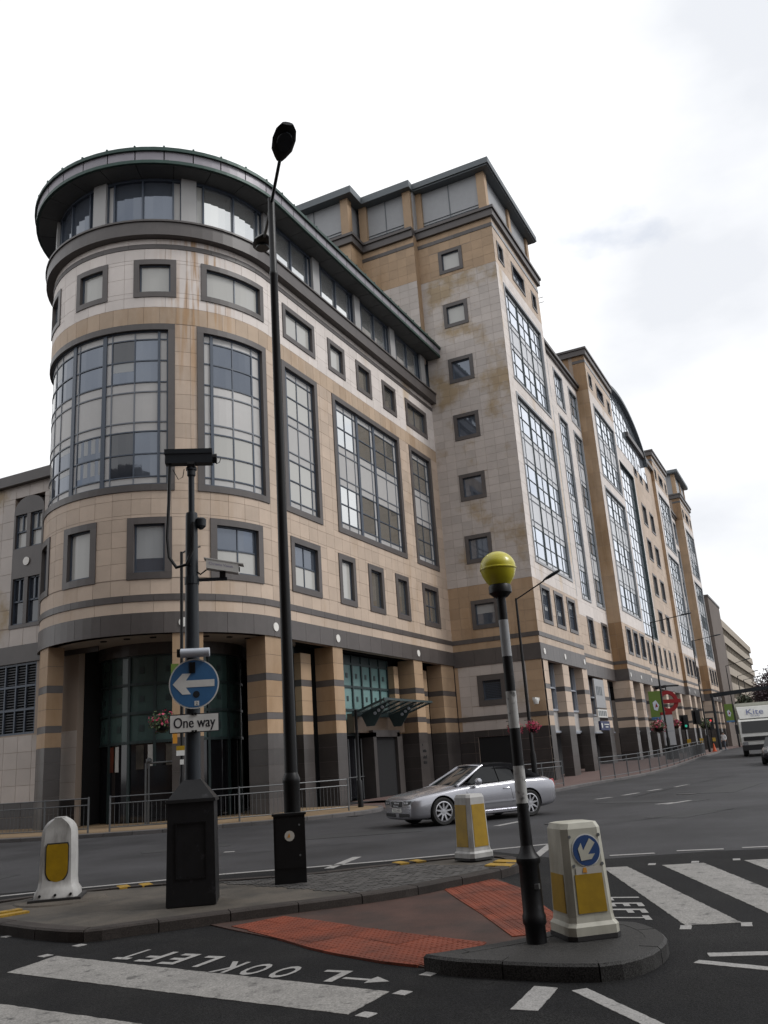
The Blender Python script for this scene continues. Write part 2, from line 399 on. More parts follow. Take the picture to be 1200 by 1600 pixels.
def smooth_path(pts, n=6):
    out = []
    P = [Vector(p) for p in pts]
    for i in range(len(P) - 1):
        p0, p1, p2, p3 = P[max(i - 1, 0)], P[i], P[i + 1], P[min(i + 2, len(P) - 1)]
        for k in range(n):
            t = k / n
            out.append(0.5 * ((2 * p1) + (-p0 + p2) * t + (2 * p0 - 5 * p1 + 4 * p2 - p3) * t * t + (-p0 + 3 * p1 - 3 * p2 + p3) * t ** 3))
    out.append(P[-1]); return [(v.x, v.y) for v in out]
def resample(path, step):
    P = [Vector(p) for p in path]; out = [P[0]]; acc = 0.0
    for a, b in zip(P, P[1:]):
        L = (b - a).length; t = step - acc
        while t <= L:
            out.append(a + (b - a) * (t / L)); t += step
        acc = (acc + L) % step
    if (out[-1] - P[-1]).length > step * .3: out.append(P[-1])
    return [(p.x, p.y) for p in out]
def kerb_stones(path, inward, h, w, m, parent, step=.9, drop=None, zbase=0.0, maxn=300, yellow=()):
    """kerb stones along a path; inward = +1 when the pavement lies to the left of the path"""
    SUB = 4
    P = [Vector(p) for p in resample(path, step / SUB)]
    n = len(P); nor = []
    for i in range(n):
        t = (P[min(i + 1, n - 1)] - P[max(i - 1, 0)])
        if (P[0] - P[-1]).length < step / SUB and (i == 0 or i == n - 1): t = P[1] - P[-2]
        t.normalize(); nor.append(Vector((-t.y, t.x)) * inward)
    for i in range(0, n - 1, SUB):
        idx = list(range(i, min(i + SUB, n - 1) + 1))
        if len(idx) < 2: continue
        mb = MB(); vs = []; hh = h + random.uniform(-.003, .003); m_ = len(idx)
        for q, k in enumerate(idx):
            p = P[k].copy(); t = Vector((nor[k].y, -nor[k].x)) * inward
            if q == 0: p += t * .006
            if q == m_ - 1: p -= t * .006
            o = p + nor[k] * w; c = p + nor[k] * .022; z = zbase + gz(p.x)
            vs += [(p.x, p.y, z - .05), (p.x, p.y, z + hh - .02), (c.x, c.y, z + hh), (o.x, o.y, z + hh), (o.x, o.y, z - .05)]
        fs = [(0, 1, 2, 3, 4), tuple(5 * (m_ - 1) + k for k in (4, 3, 2, 1, 0))]
        for q in range(m_ - 1):
            for k in range(5):
                l = (k + 1) % 5; fs.append((5 * q + k, 5 * q + 5 + k, 5 * q + 5 + l, 5 * q + l))
        mb._add(vs, fs); mb.build('kerb_stone', m, parent)

# pavement by the drum and the entrance
KL = smooth_path([(19.0, 60), (19.2, 40), (19.6, 28), (20.2, 23.5), (21.2, 20.2), (22.9, 17.4), (25.0, 15.4), (27.3, 14.4), (29.2, 14.9), (30.3, 16.2), (30.6, 18.0)], 5)
KR = smooth_path([(33.6, 18.0), (33.4, 13.0), (34.0, 11.2), (35.6, 10.5), (39, 10.35), (43, 10.0), (48, 9.35), (54, 8.95), (62, 8.85), (70, 8.95), (80, 9.3), (92, 10.1), (100, 11.0), (112, 11.2), (140, 11.2), (200, 11.2)], 5)
def pave(name, poly, z, m):
    mb = MB(); mb.prism(poly, -.1, z, zf=gzf); o = mb.build(name, m); o['kind'] = 'structure'; return o
def offset(path, d):
    P = [Vector(p) for p in path]; out = []
    for i in range(len(P)):
        t = (P[min(i + 1, len(P) - 1)] - P[max(i - 1, 0)]).normalized(); out.append(tuple(P[i] + Vector((-t.y, t.x)) * d))
    return out
pl = pave('pavement', offset(KL, .08) + [(30.5, 40), (30.5, 60)], .115, 'paving_tan')
def densify(path, step=3.0):
    out = []
    for a, b in zip(path, path[1:]):
        n = max(1, int(abs(b[0] - a[0]) / step))
        for k in range(n): out.append((a[0] + (b[0] - a[0]) * k / n, a[1] + (b[1] - a[1]) * k / n))
    out.append(path[-1]); return out
backp = [(200 - 3 * i, 18.2) for i in range(55)] + [(33.6, 18.2)]
mbp = MB()                                                   # right-hand pavement in strips so that it follows the rise
KRd = densify(KR[4:], 2.0)
vs = []; fs = []
for (x, y) in offset(KRd, .08): vs += [(x, y, .115 + gz(x)), (x, 18.6, .115 + gz(x)), (x, y, -.1), (x, 18.6, -.1)]
for i in range(len(KRd) - 1):
    a, b = 4 * i, 4 * i + 4; fs += [(a, b, b + 1, a + 1), (a + 2, a + 3, b + 3, b + 2), (a, a + 2, b + 2, b)]
mbp.faces(vs, fs); pr = mbp.build('pavement', 'paving_red'); pr['kind'] = 'structure'
kerb_stones([p for p in KL if p[1] < 34], 1, .125, .16, 'kerb', pl, .9)
kerb_stones([p for p in KR if p[0] < 112 and p[1] < 13.2], 1, .125, .16, 'kerb', pr, 1.0)
dw = MB(); dw.prism([(29.8, 14.4), (34.2, 10.8), (34.5, 18.3), (30.2, 18.3)], -.05, .02); dwo = dw.build('driveway', 'paving_red'); dwo['kind'] = 'structure'
# paving slabs near the drum: real pieces with joints
for i, a in enumerate(range(0, 15)):
    pass
# darker resurfaced asphalt of the crossing
ca = MB(); ca.prism([(10.3, 13.2), (12.2, 10.25), (13.2, 8.9), (14.4, 7.1), (15.5, 5.9), (14.3, 4.3), (14.0, 3.7), (14.9, 2.0), (15.2, .4), (15.0, -8), (-12, -20), (-20, 8), (-6, 20), (5, 20)], -.02, .004)
cao = ca.build('crossing_surface', 'asphalt_new'); cao['kind'] = 'structure'

# road markings: thin sheets of paint on the road
def paint(name, poly, m='road_white', z=.008, jag=0.0):
    P = [Vector(p) for p in poly]; out = []
    for a, b in zip(P, P[1:] + P[:1]):
        L = (b - a).length; n = max(1, int(L / .05)) if jag else 1
        nn = Vector((-(b - a).y, (b - a).x)).normalized()
        for k in range(n):
            out.append(a + (b - a) * (k / n) + (nn * random.uniform(-jag, jag) if jag and k else Vector((0, 0))))
    c = sum(P, Vector((0, 0))) / len(P)
    mb = MB(); n = len(out)
    mb.prism([(p.x, p.y) for p in out], .002, z, zf=gzf)
    return mb.build(name, m, road)
def bar(name, a, b, w, m='road_white2', jag=.004):
    a, b = Vector(a[:2]), Vector(b[:2]); n = Vector((-(b - a).y, (b - a).x)).normalized() * w / 2
    return paint(name, [a - n, b - n, b + n, a + n], m, jag=jag)
paint('zebra_stripe', [(6.31, 7.22), (6.98, 7.31), (6.38, 3.30), (5.78, 3.32)], jag=.006)
paint('zebra_stripe', [(4.98, 7.2), (5.55, 7.25), (5.1, 3.3), (4.6, 3.3)], jag=.006)
paint('zebra_stripe', [(3.7, 7.2), (4.3, 7.25), (3.9, 3.3), (3.4, 3.3)], jag=.006)
paint('zebra_stripe', [(13.1, 3.27), (13.2, 2.95), (9.25, 1.09), (9.06, 1.56)], jag=.006)
paint('zebra_stripe', [(13.31, 2.49), (13.5, 1.96), (9.75, .35), (9.5, .78)], jag=.006)
paint('zebra_stripe', [(13.72, 1.45), (13.9, .95), (10.1, -.55), (9.9, -.05)], jag=.006)
paint('zebra_stripe', [(14.1, .5), (14.25, 0), (10.5, -1.5), (10.3, -1.0)], jag=.006)
for p in [(6.97, 7.46), (7.45, 7.49), (5.8, 3.2), (6.37, 3.2), (6.93, 3.24), (7.75, 8.9)]:
    bar('zebra_stud', (p[0] - .05, p[1]), (p[0] + .06, p[1] - .02), .11)
for p in [(13.2, 3.33), (13.42, 2.64), (13.61, 2.08), (13.83, 1.55), (8.98, 1.54), (9.17, 1.03), (9.6, .2)]:
    bar('zebra_stud', (p[0] - .09, p[1]), (p[0] + .09, p[1] + .02), .1)
for a, b in [((14.5, 3.49), (14.72, 2.84)), ((14.98, 2.55), (15.12, 1.87)), ((15.25, 1.61), (15.4, .95)), ((15.5, .6), (15.65, -.1))]: bar('give_way_dash', a, b, .12)
bar('zigzag_line', (7.9, 1.22), (8.15, .3), .13); bar('zigzag_line', (7.66, 1.28), (7.42, .4), .11)
bar('zigzag_line', (6.7, 1.95), (5.6, .95), .12)
paint('zigzag_line', [(6.73, 2.29), (6.71, 2.11), (6.13, 2.08), (6.12, 2.27)], 'road_white2', jag=.004)
edge = [(9.6, 13.8), (10.46, 12.21), (11.23, 11.43), (12.17, 10.25), (12.8, 9.58), (13.5, 8.41), (14.23, 7.31), (15.07, 6.29), (15.7, 5.8), (16.45, 4.95)]
for a, b in zip(edge, edge[1:]): bar('edge_line', a, b, .13, jag=0)
bar('edge_line', (16.4, 4.98), (14.0, 4.62), .14)
bar('edge_line', (14.9, 8.2), (13.35, 7.9), .16)
for px in [((1025, 1257), (1053, 1254)), ((930, 1249), (955, 1246)), ((973, 1243), (997, 1239)), ((1013, 1236), (1032, 1233)), ((1055, 1230), (1075, 1226)), ((1039, 1257), (1078, 1251)), ((775, 1291), (811, 1284)), ((350, 1332), (366, 1331))]:
    a, b = gnd(*px[0], gz(gnd(*px[0]).x) * .6), gnd(*px[1], gz(gnd(*px[1]).x) * .6); bar('lane_dash', a, b, .16, jag=0)
# LOOK LEFT lettering
def road_text(txt, size, O, X, Y, sx, name='road_lettering'):
    mb = MB(); text_on(mb, txt, size, (O[0], O[1], 0), (X[0], X[1], 0), (Y[0], Y[1], 0), (0, 0, 1), .009, 'LEFT', sx)
    return mb.build(name, 'road_white2', road, recalc=False)
tx = Vector((.47, 2.55)).normalized(); ty = Vector((-1, .0)).normalized()
def letters(word, y0, y1, xb0, xb1, cap):
    n = len(word)
    for i, ch in enumerate(word):
        f = (i + .5) / n; y = y0 + (y1 - y0) * f; x = xb0 + (xb1 - xb0) * f
        wdt = (y1 - y0) / n * .62
        v, f_ = text_polys(ch, 1.0, 'LEFT', bold=.022); xa = [p[0] for p in v]; ya = [p[1] for p in v]
        lo, hi, bt, tp = min(xa), max(xa), min(ya), max(ya)
        mb = MB(); mb.faces([(x - (b - bt) / (tp - bt) * cap, y + ((a - lo) / (hi - lo) - .5) * wdt, .009) for a, b in v], f_)
        mb.build('road_letter', 'road_white2', road, recalc=False)
letters('L', 3.82, 4.22, 6.90, 6.93, .36)
letters('OOK', 4.32, 5.28, 6.97, 7.08, .40)
letters('LEFT', 5.36, 6.62, 7.20, 7.40, .42)
paint('road_arrow', [(6.72, 3.86), (6.70, 3.62), (6.78, 3.60), (6.66, 3.44), (6.58, 3.62), (6.65, 3.62), (6.67, 3.87)], 'road_white2')
def letters2(word):
    for i, ch in enumerate(word):
        x = 10.5 - .37 * i; y = 2.62 - .105 * i
        v, f_ = text_polys(ch, 1.0, 'LEFT', bold=.022); xa = [p[0] for p in v]; ya = [p[1] for p in v]
        lo, hi, bt, tp = min(xa), max(xa), min(ya), max(ya)
        X = Vector((-.94, -.34)); Y = Vector((.08, -1)); O = Vector((x, y))
        mb = MB(); mb.faces([(*(O + X * (((a - lo) / (hi - lo) - .5) * .24) + Y * ((b - bt) / (tp - bt) * .36)), .009) for a, b in v], f_)
        mb.build('road_letter', 'road_white2', road, recalc=False)
letters2('LEFT')

# ------------------------------------------------------------------ traffic islands and the refuge between them
I1 = [(7.84, 9.12), (7.62, 8.2), (7.58, 7.55), (7.85, 7.3), (8.45, 6.8), (10.2, 5.28), (11.3, 4.75), (12.1, 4.45), (12.75, 4.38), (13.3, 4.55), (13.75, 4.95), (13.75, 5.6), (13.3, 6.2), (12.9, 6.55), (12.0, 7.35), (11.5, 8.1), (11.0, 9.3), (10.5, 10.1), (9.9, 10.7), (9.2, 11.0), (8.6, 10.7), (8.1, 9.9)]
mb = MB(); mb.prism(offset(I1 + [I1[0]], .07)[:-1], -.05, .105); isl = mb.build('traffic_island', 'concrete'); isl['kind'] = 'structure'
kerb_stones(smooth_path(I1 + [I1[0]], 5), 1, .125, .2, 'island_kerb', isl, .8)
I2 = [(7.02, 3.30), (6.92, 3.05), (6.89, 2.8), (6.88, 2.5), (6.88, 2.1), (6.95, 1.8), (7.2, 1.6), (7.5, 1.52), (7.9, 1.52), (8.25, 1.66), (8.5, 1.85), (8.58, 2.0), (8.5, 2.2), (8.1, 2.52), (7.7, 2.74), (7.35, 3.02)]
mb = MB(); mb.prism([(7.55 + (x - 7.55) * .97, 2.3 + (y - 2.3) * .97) for x, y in I2], -.05, .124); isl2 = mb.build('traffic_island', 'granite_kerb'); isl2['kind'] = 'structure'
kerb_stones(smooth_path(I2 + [I2[0]], 6), 1, .128, .17, 'granite_kerb', isl2, .74)
def inside_(p, poly):
    x, y = p; c = False; n = len(poly)
    for i in range(n):
        (x1, y1), (x2, y2) = poly[i], poly[(i + 1) % n]
        if (y1 > y) != (y2 > y) and x < (x2 - x1) * (y - y1) / (y2 - y1) + x1: c = not c
    return c
# setts on the long island, joined: too many and too small to single out
mb = MB(); su = Vector((.76, -.65)); sv_ = Vector((.65, .76)); I1c = Vector((10.7, 7.15))
cent = Vector((10.6, 7.2))
inner = [(cent.x + (x - cent.x) * .9 - .0, cent.y + (y - cent.y) * .9) for x, y in I1]
for i in range(60):
    for j in range(-16, 26):
        q = Vector((10.1, 6.6)) + su * (.135 * (i + .5 * (j % 2)) - 1.2) + sv_ * (.1 * j)
        if q.x > 10.62 + (q.y - 7) * .3 and q.x < 12.75 and inside_(q, inner): mb.obox((q.x, q.y), .063, .046, .08, .110 + random.uniform(0, .007), math.atan2(su.y, su.x) + random.uniform(-.05, .05))
mb.build('setts', 'sett', isl, kind='stuff')
# concrete bed of the guide bollard
mb = MB(); mb.lathe([(.62, .1), (.60, .125), (.5, .135), (.01, .136)], (9.55, 9.95, 0), 18); mb.build('concrete_bed', 'concrete', isl)
def on_island(name, pts, m, parent, z=.13):
    mb = MB(); mb.prism(pts, .1, z); return mb.build(name, m, parent)
for a, b in [((8.05, 9.75), (8.62, 9.55)), ((8.22, 10.0), (8.75, 9.82))]:
    a, b = Vector(a), Vector(b); n = Vector((-(b - a).y, (b - a).x)).normalized() * .07
    on_island('yellow_mark', [tuple(a - n), tuple(b - n), tuple(b + n), tuple(a + n)], 'yellow_paint', isl)
for c in [(10.62, 9.85), (10.82, 9.6), (12.98, 6.42), (13.18, 6.22)]:
    on_island('yellow_mark', [(c[0] - .16, c[1] - .12), (c[0] - .02, c[1] - .2), (c[0] + .16, c[1] + .04), (c[0] + .02, c[1] + .12)], 'yellow_paint', isl)
for c in [(12.55, 4.6), (12.95, 4.62)]:
    on_island('yellow_mark', [(c[0] - .16, c[1] - .2), (c[0] + .1, c[1] - .2), (c[0] + .22, c[1] + .22), (c[0] - .04, c[1] + .22)], 'yellow_paint', isl)
RF = [(8.75, 6.95), (8.40, 6.25), (8.15, 5.7), (7.9, 5.18), (7.62, 4.72), (7.48, 4.4), (7.30, 4.0), (7.22, 3.75), (7.12, 3.35), (7.35, 3.1), (8.1, 2.6), (8.5, 2.25), (8.7, 2.55), (9.4, 2.9), (10.2, 3.3), (11.2, 3.9), (12.1, 4.5), (11.3, 4.85), (10.2, 5.4)]
mb = MB(); mb.prism(RF, -.02, .016); ref = mb.build('refuge', 'refuge'); ref['kind'] = 'structure'
def inside(p, poly):
    x, y = p; c = False; n = len(poly)
    for i in range(n):
        (x1, y1), (x2, y2) = poly[i], poly[(i + 1) % n]
        if (y1 > y) != (y2 > y) and x < (x2 - x1) * (y - y1) / (y2 - y1) + x1: c = not c
    return c
def tactile(O, u, v, nu, nv, poly, t=.40):
    """red blister tiles with raised bumps"""
    u = Vector(u).normalized(); v = Vector(v).normalized(); O = Vector(O)
    for i in range(-16, 20):
        for j in range(-16, 20):
            c = O + u * (t * (i + .5)) + v * (t * (j + .5))
            cs = [c + u * (t / 2 * a) + v * (t / 2 * b) for a, b in ((-1, -1), (1, -1), (1, 1), (-1, 1))]
            sub = [Vector(q) for q in poly]                   # trim the paved shape to this tile
            g_ = [c + (q - c) * .985 for q in cs]
            if (g_[1] - g_[0]).cross(g_[2] - g_[0]) < 0: g_ = g_[::-1]
            for e in range(4):
                A_, B_ = g_[e], g_[(e + 1) % 4]; out = []
                sd = lambda p: (B_ - A_).cross(p - A_)
                for k in range(len(sub)):
                    p, q = sub[k], sub[(k + 1) % len(sub)]; dp, dq = sd(p), sd(q)
                    if dp >= 0: out.append(p)
                    if dp * dq < 0: out.append(p + (q - p) * (dp / (dp - dq)))
                sub = out
                if len(sub) < 3: break
            if len(sub) < 3: continue
            ar_ = abs(sum(sub[k].cross(sub[(k + 1) % len(sub)]) for k in range(len(sub)))) / 2
            if ar_ < .006: continue
            mb = MB(); h = .022 + random.uniform(0, .004); g = .985
            P = sub
            if sum(P[k].cross(P[(k + 1) % len(P)]) for k in range(len(P))) < 0: P = P[::-1]
            mb.prism([tuple(p) for p in P], .0, h)
            for a in range(6):
                for b in range(6):
                    q = c + u * ((a - 2.5) * t / 6) + v * ((b - 2.5) * t / 6); r = .011
                    if not inside(q, poly): continue
                    pts = [(q.x + r * 1.3, q.y), (q.x, q.y + r * 1.3), (q.x - r * 1.3, q.y), (q.x, q.y - r * 1.3)]
                    base = [(x, y, h) for x, y in pts]; top = [((x + q.x) / 2, (y + q.y) / 2, h + .006) for x, y in pts]
                    mb._add(base + top, [(0, 1, 5, 4), (1, 2, 6, 5), (2, 3, 7, 6), (3, 0, 4, 7), (4, 5, 6, 7)], 0, .5)
            mb.rn = [random.Random(i * 31 + j).random()] * len(mb.f)
            mb.build('tactile_tile', 'tactile', ref, recalc=False)
LT = [(8.5, 6.3), (9.12, 6.02), (8.9, 5.4), (8.48, 4.42), (8.25, 3.75), (8.05, 3.15), (7.38, 3.1), (7.12, 3.38), (7.2, 3.76), (7.45, 4.4), (7.62, 4.75), (7.9, 5.2)]
tactile((8.5, 6.3), (-.42, -.907), (.907, -.42), 12, 4, LT)
RT = [(11.2, 4.93), (12.02, 4.56), (11.2, 3.86), (9.4, 2.88), (8.62, 2.45), (8.3, 2.98), (9.4, 3.7), (10.4, 4.4)]
tactile((12.05, 5.35), (-.83, -.56), (.56, -.83), 14, 4, RT)

# patches, cracks and ironwork in the carriageway
mat('patch', (.020, .020, .021), .8, noise=.25, nscale=2, spk=.4, spks=70); mat('iron', (.022, .021, .021), .5, metal=.5, noise=.3, nscale=20)
for c, hx, hy, an in [((19.6, 10.6), .5, 1.4, .5), ((27.5, 5.2), .45, 1.6, -.3), ((22.5, 3.4), 1.2, .5, -.35), ((33, 3.5), 2.6, .6, -.1), ((17.2, 14.0), .4, 1.0, .7), ((12.2, 14.8), .7, .4, .3)]:
    ca_, sa_ = math.cos(an), math.sin(an)
    paint('road_patch', [(c[0] + a * hx * ca_ - b * hy * sa_, c[1] + a * hx * sa_ + b * hy * ca_) for a, b in ((-1, -1), (1, -1), (1, 1), (-1, 1))], 'patch', z=.005, jag=.015)
def crack(a, b, w=.018, seed=0):
    rr = random.Random(seed); a, b = Vector(a), Vector(b); n = 14; nn = Vector((-(b - a).y, (b - a).x)).normalized(); off = 0; L_ = []; R_ = []
    for i in range(n + 1):
        off += rr.uniform(-.06, .06); p = a + (b - a) * (i / n) + nn * off; ww = w * rr.uniform(.4, 1.2); L_.append(tuple(p + nn * ww)); R_.append(tuple(p - nn * ww))
    mb = MB(); mb.faces([(x, y, .0105 + gz(x)) for x, y in L_ + R_], [(i, i + 1, n + 2 + i, n + 1 + i) for i in range(n)]); mb.build('road_crack', 'void', road, recalc=False)
crack((18.2, 6.2), (24, 2.0), .02, 2); crack((15.5, 12.0), (18.5, 8.2), .016, 3); crack((30, 6.2), (44, 4.4), .03, 5)
for x, y, r_ in [(20.8, 6.1, .32), (30.5, 4.6, .34)]:
    mb = MB(); mb.lathe([(r_, .002), (r_, .011), (.001, .011)], (x, y, 0), 24); mb.build('manhole_cover', 'iron', road)
mb = MB(); mb.box(25.9, 26.3, 14.15, 14.55, .0, .012)
mb.build('drain_grate', 'iron', road)

# ------------------------------------------------------------------ the office building
CX, RD, YA = 28.0, 5.04, 18.45
CY = YA + RD
FA = Face('c', (CX, CY, RD, YA))
X1 = 46.0
YB = 13.4
YR = 14.45
FB = Face('y', YB); FR = Face('y', YR); FS = Face('x', X1)
bld = thing('office_building', 'long tan and white stone office block with a round glazed corner drum and towers', 'building', (40, 19, 0), local=False)

mat('blind', (.33, .34, .345), .25, rnd=.1)
PAN = []                                                     # cladding panels: (px area, face, s0,s1,z0,z1, mat)
def subtract(rects, h):
    out = []
    a0, a1, b0, b1 = h
    for (s0, s1, z0, z1) in rects:
        if a0 >= s1 or a1 <= s0 or b0 >= z1 or b1 <= z0: out.append((s0, s1, z0, z1)); continue
        if z0 < b0: out.append((s0, s1, z0, b0))
        if z1 > b1: out.append((s0, s1, b1, z1))
        lo, hi = max(z0, b0), min(z1, b1)
        if s0 < a0: out.append((s0, a0, lo, hi))
        if s1 > a1: out.append((a1, s1, lo, hi))
    return out
def clad(F, s0, s1, z0, z1, holes, m, pw=.6, ph=.6, off=0.0):
    ns = max(1, round((s1 - s0) / pw)); nz = max(1, round((z1 - z0) / ph))
    for i in range(ns):
        for j in range(nz):
            r = [(s0 + (s1 - s0) * i / ns, s0 + (s1 - s0) * (i + 1) / ns, z0 + (z1 - z0) * j / nz, z0 + (z1 - z0) * (j + 1) / nz)]
            for h in holes: r = subtract(r, h)
            for q in r:
                if q[1] - q[0] < .05 or q[3] - q[2] < .05: continue
                a = proj(F.P(q[0], q[2], 0)); b = proj(F.P(q[1], q[2], 0)); c = proj(F.P(q[0], q[3], 0))
                ar = abs((b[0] - a[0]) * (c[1] - a[1]) - (b[1] - a[1]) * (c[0] - a[0])) if a and b and c else 0
                PAN.append((ar, F, q, m))
def backing(F, s0, s1, z0, z1, holes, name='wall', m='joint', th=.3, parent=None):
    r = [(s0, s1, z0, z1)]
    for h in holes: r = subtract(r, h)
    mb = MB()
    for q in r: mb.fbox(F, *q, -th, 0)
    return wbuild(mb, name, m, parent or bld)
def band(F, s0, s1, z0, z1, d0, d1, m, name, step=1.2, parent=None):
    mb = MB(); n = max(1, round((s1 - s0) / step))
    for i in range(n):
        a = s0 + (s1 - s0) * i / n; b = s0 + (s1 - s0) * (i + 1) / n
        mb.fbox(F, a + .006, b - .006, z0, z1, d0, d1)
    return wbuild(mb, name, m, parent or bld)

def rows_n(z0, z1, n):
    """storeys of a tall window: list of (z0,z1,kind)"""
    H = z1 - z0; p = (H - 2.5) / (n - 1) if n > 1 else 0
    out = [(z0, z0 + .35, 'S')]
    for k in range(n):
        b = z0 + .35 + k * p
        out += [(b, b + .9, 'G'), (b + .9, b + 1.8, 'G')]
        if k < n - 1: out += [(b + 1.8, b + 2.18, 'S'), (b + 2.18, b + p - .4, 'S'), (b + p - .4, b + p, 'S')]
    out.append((z1 - .35, z1, 'S'))
    return out
def window(F, o, cols, rows, sur=.25, fm='frame_blue', surm='dark_stone', pick=None, joined=False, fw=.05, deep=.2, parent=None, top=None):
    """o: outer rect (s0,s1,z0,z1) of the stone surround. cols: [(s, mullion width)...] inner break points; rows: [(z0,z1,kind)]"""
    s0, s1, z0, z1 = o
    i0, i1, j0, j1 = s0 + sur, s1 - sur, z0 + sur, z1 - sur
    mb = MB()
    mb.fbox(F, s0, s1, j1, z1, -deep, .055); mb.fbox(F, s0, s1, z0, j0, -deep, .055)
    mb.fbox(F, s0, i0, j0, j1, -deep, .055); mb.fbox(F, i1, s1, j0, j1, -deep, .055)
    w = wbuild(mb, 'window', surm, top or bld, parent)
    fr = MB()
    brk = [(i0, .06)] + cols + [(i1, .06)]
    for s, wd in brk:
        heavy = wd > .08
        a, b = s - wd / 2, s + wd / 2
        if s == i0: a, b = s, s + wd
        if s == i1: a, b = s - wd, s
        if heavy or s in (i0, i1): fr.fbox(F, a, b, j0, j1, -deep + .03, -deep + (.13 if heavy else .11))
        else:
            for za, zb, t in rows: fr.fbox(F, a, b, za, zb, -deep + .03, -deep + .098, 1 if t == 'S' else 0)
    for k, (a, b, t) in enumerate(rows):
        if k: fr.fbox(F, i0, i1, a - fw / 2, a + fw / 2, -deep + .03, -deep + .103, 1 if t == 'S' and rows[k - 1][2] == 'S' else 0)
    fr.fbox(F, i0, i1, j0, j0 + .06, -deep + .03, -deep + .16); fr.fbox(F, i0, i1, j1 - .05, j1, -deep + .03, -deep + .125)
    wbuild(fr, 'frame', [fm, 'frame_mid'], bld, w)
    jm = {}
    for ci in range(len(brk) - 1):
        a, b = brk[ci][0], brk[ci + 1][0]
        for ri, (za, zb, t) in enumerate(rows):
            m = pick(ci, ri, t, b - a)
            if joined:
                jm.setdefault(m, MB()).fbox(F, a + .01, b - .01, za + .005, zb - .005, -deep + .04, -deep + .07)
            else:
                wbuild(MB().fbox(F, a + .01, b - .01, za + .005, zb - .005, -deep + .04, -deep + .07), 'pane', m, bld, w)
                if m in ('glass', 'glass_dark') and t == 'G' and random.random() < .16:
                    h_ = (zb - za) * random.choice((.3, .45, .7))
                    wbuild(MB().fbox(F, a + .05, b - .05, zb - h_, zb - .03, -deep + .07, -deep + .0715), 'blind', 'blind', bld, w)
    for m, q in jm.items(): wbuild(q, 'panes', m, bld, w, kind='stuff')
    return w
def pk(glass, narrow=.38, sp='spandrel'):
    """material chooser: spandrels grey, slim side lights grey, the rest glass picked by column"""
    def f(ci, ri, t, w):
        if t == 'S' or w < narrow: return sp
        g = glass(ci, ri) if callable(glass) else glass
        return g
    return f

# ---- facade with the drum: holes first
ZB0, ZB1 = 6.5, 7.25                                         # dark fascia over the ground floor
HA = []
r1 = [(16.4, 18.0), (19.15, 20.78), (22.0, 23.6), (25.0, 27.35), (29.3, 31.65), (33.25, 34.8), (36.1, 37.7), (39.05, 40.6), (42.35, 44.5)]
r3 = [(16.5, 18.1), (19.4, 21.0), (22.1, 23.75), (24.73, 27.8), (29.3, 32.0), (33.25, 34.9), (36.1, 37.75), (39.05, 40.7), (41.97, 44.88)]
Z1 = (8.46, 10.76); Z3 = (19.78, 21.45)
big = [(14.2, 23.7), (24.55, 27.85), (29.05, 32.0), (33.4, 40.72), (42.0, 45.0)]
ZBIG = (11.78, 18.6)
for a, b in r1: HA.append((a, b, *Z1))
for a, b in r3: HA.append((a, b, *Z3))
for a, b in big: HA.append((a, b, *ZBIG))
S0, S1 = 12.0, X1
backing(FA, S0, S1, ZB0, 22.6, HA)
clad(FA, S0, S1, 7.25, 7.66, HA, 'tan_stone', 1.1, .5)
band(FA, S0, S1, 7.66, 7.9, 0, .045, 'dark_stone', 'string_course', 1.1)
clad(FA, S0, S1, 7.9, 18.62, HA, 'tan_stone', .72, .6)
clad(FA, S0, S1, 18.62, 19.34, HA, 'band_stone', .62, .8)
clad(FA, S0, S1, 19.34, 21.95, HA, 'white_stone', .8, .66)
band(FA, S0, S1, 21.95, 22.15, 0, .04, 'dark_stone', 'string_course', 1.1)
clad(FA, S0, S1, 22.15, 22.4, [], 'white_stone', 1.1, .3)
band(FA, S0, S1, ZB0, ZB1, -.02, .06, 'dark_stone', 'fascia', 1.15)
mb = MB()
mb.fbox(FA, S0, S1, 22.4, 22.98, -.3, .34); mb.fbox(FA, S0, S1, 22.98, 23.06, -.3, .40)
wbuild(mb, 'cornice', 'dark_stone', bld)

GBL = lambda ci, ri: 'glass_blind'
def shades(seed, mix):
    rr = random.Random(seed)
    tab = {}
    def f(ci, ri):
        if (ci, ri) not in tab: tab[(ci, ri)] = rr.choice(mix)
        return tab[(ci, ri)]
    return f
# first floor row
for k, (a, b) in enumerate(r1):
    w = b - a - .5; wide = w > 1.3
    cols = [((a + b) / 2, .05)] if wide else []
    mid = (Z1[0] + Z1[1]) / 2
    rows = [(Z1[0] + .25, mid, 'G'), (mid, Z1[1] - .25, 'G')] if wide else [(Z1[0] + .25, Z1[1] - .25, 'G')]
    if k in (1,): g = 'glass_blind'
    elif k == 3: g = lambda ci, ri: ('glass_blind' if ri == 0 else 'glass')
    elif k == 2: g = 'glass'
    elif k == 4: g = lambda ci, ri: ('glass_blind' if ri == 0 else 'glass')
    elif k == 5: g = 'glass_blind'
    else: g = 'glass_brown_reflect'
    window(FA, (a, b, *Z1), cols, rows, .25, pick=pk(g, .2))
for k, (a, b) in enumerate(r3):
    wide = b - a > 2
    cols = [((a + b) / 2, .05)] if wide else []
    g = 'glass_blind' if k < 6 else 'glass_brown_reflect'
    window(FA, (a, b, *Z3), cols, [(Z3[0] + .22, Z3[1] - .22, 'G')], .22, pick=pk(g, .2))
RW = rows_n(ZBIG[0] + .25, ZBIG[1] - .25, 2)
up = lambda ri: ri > 4
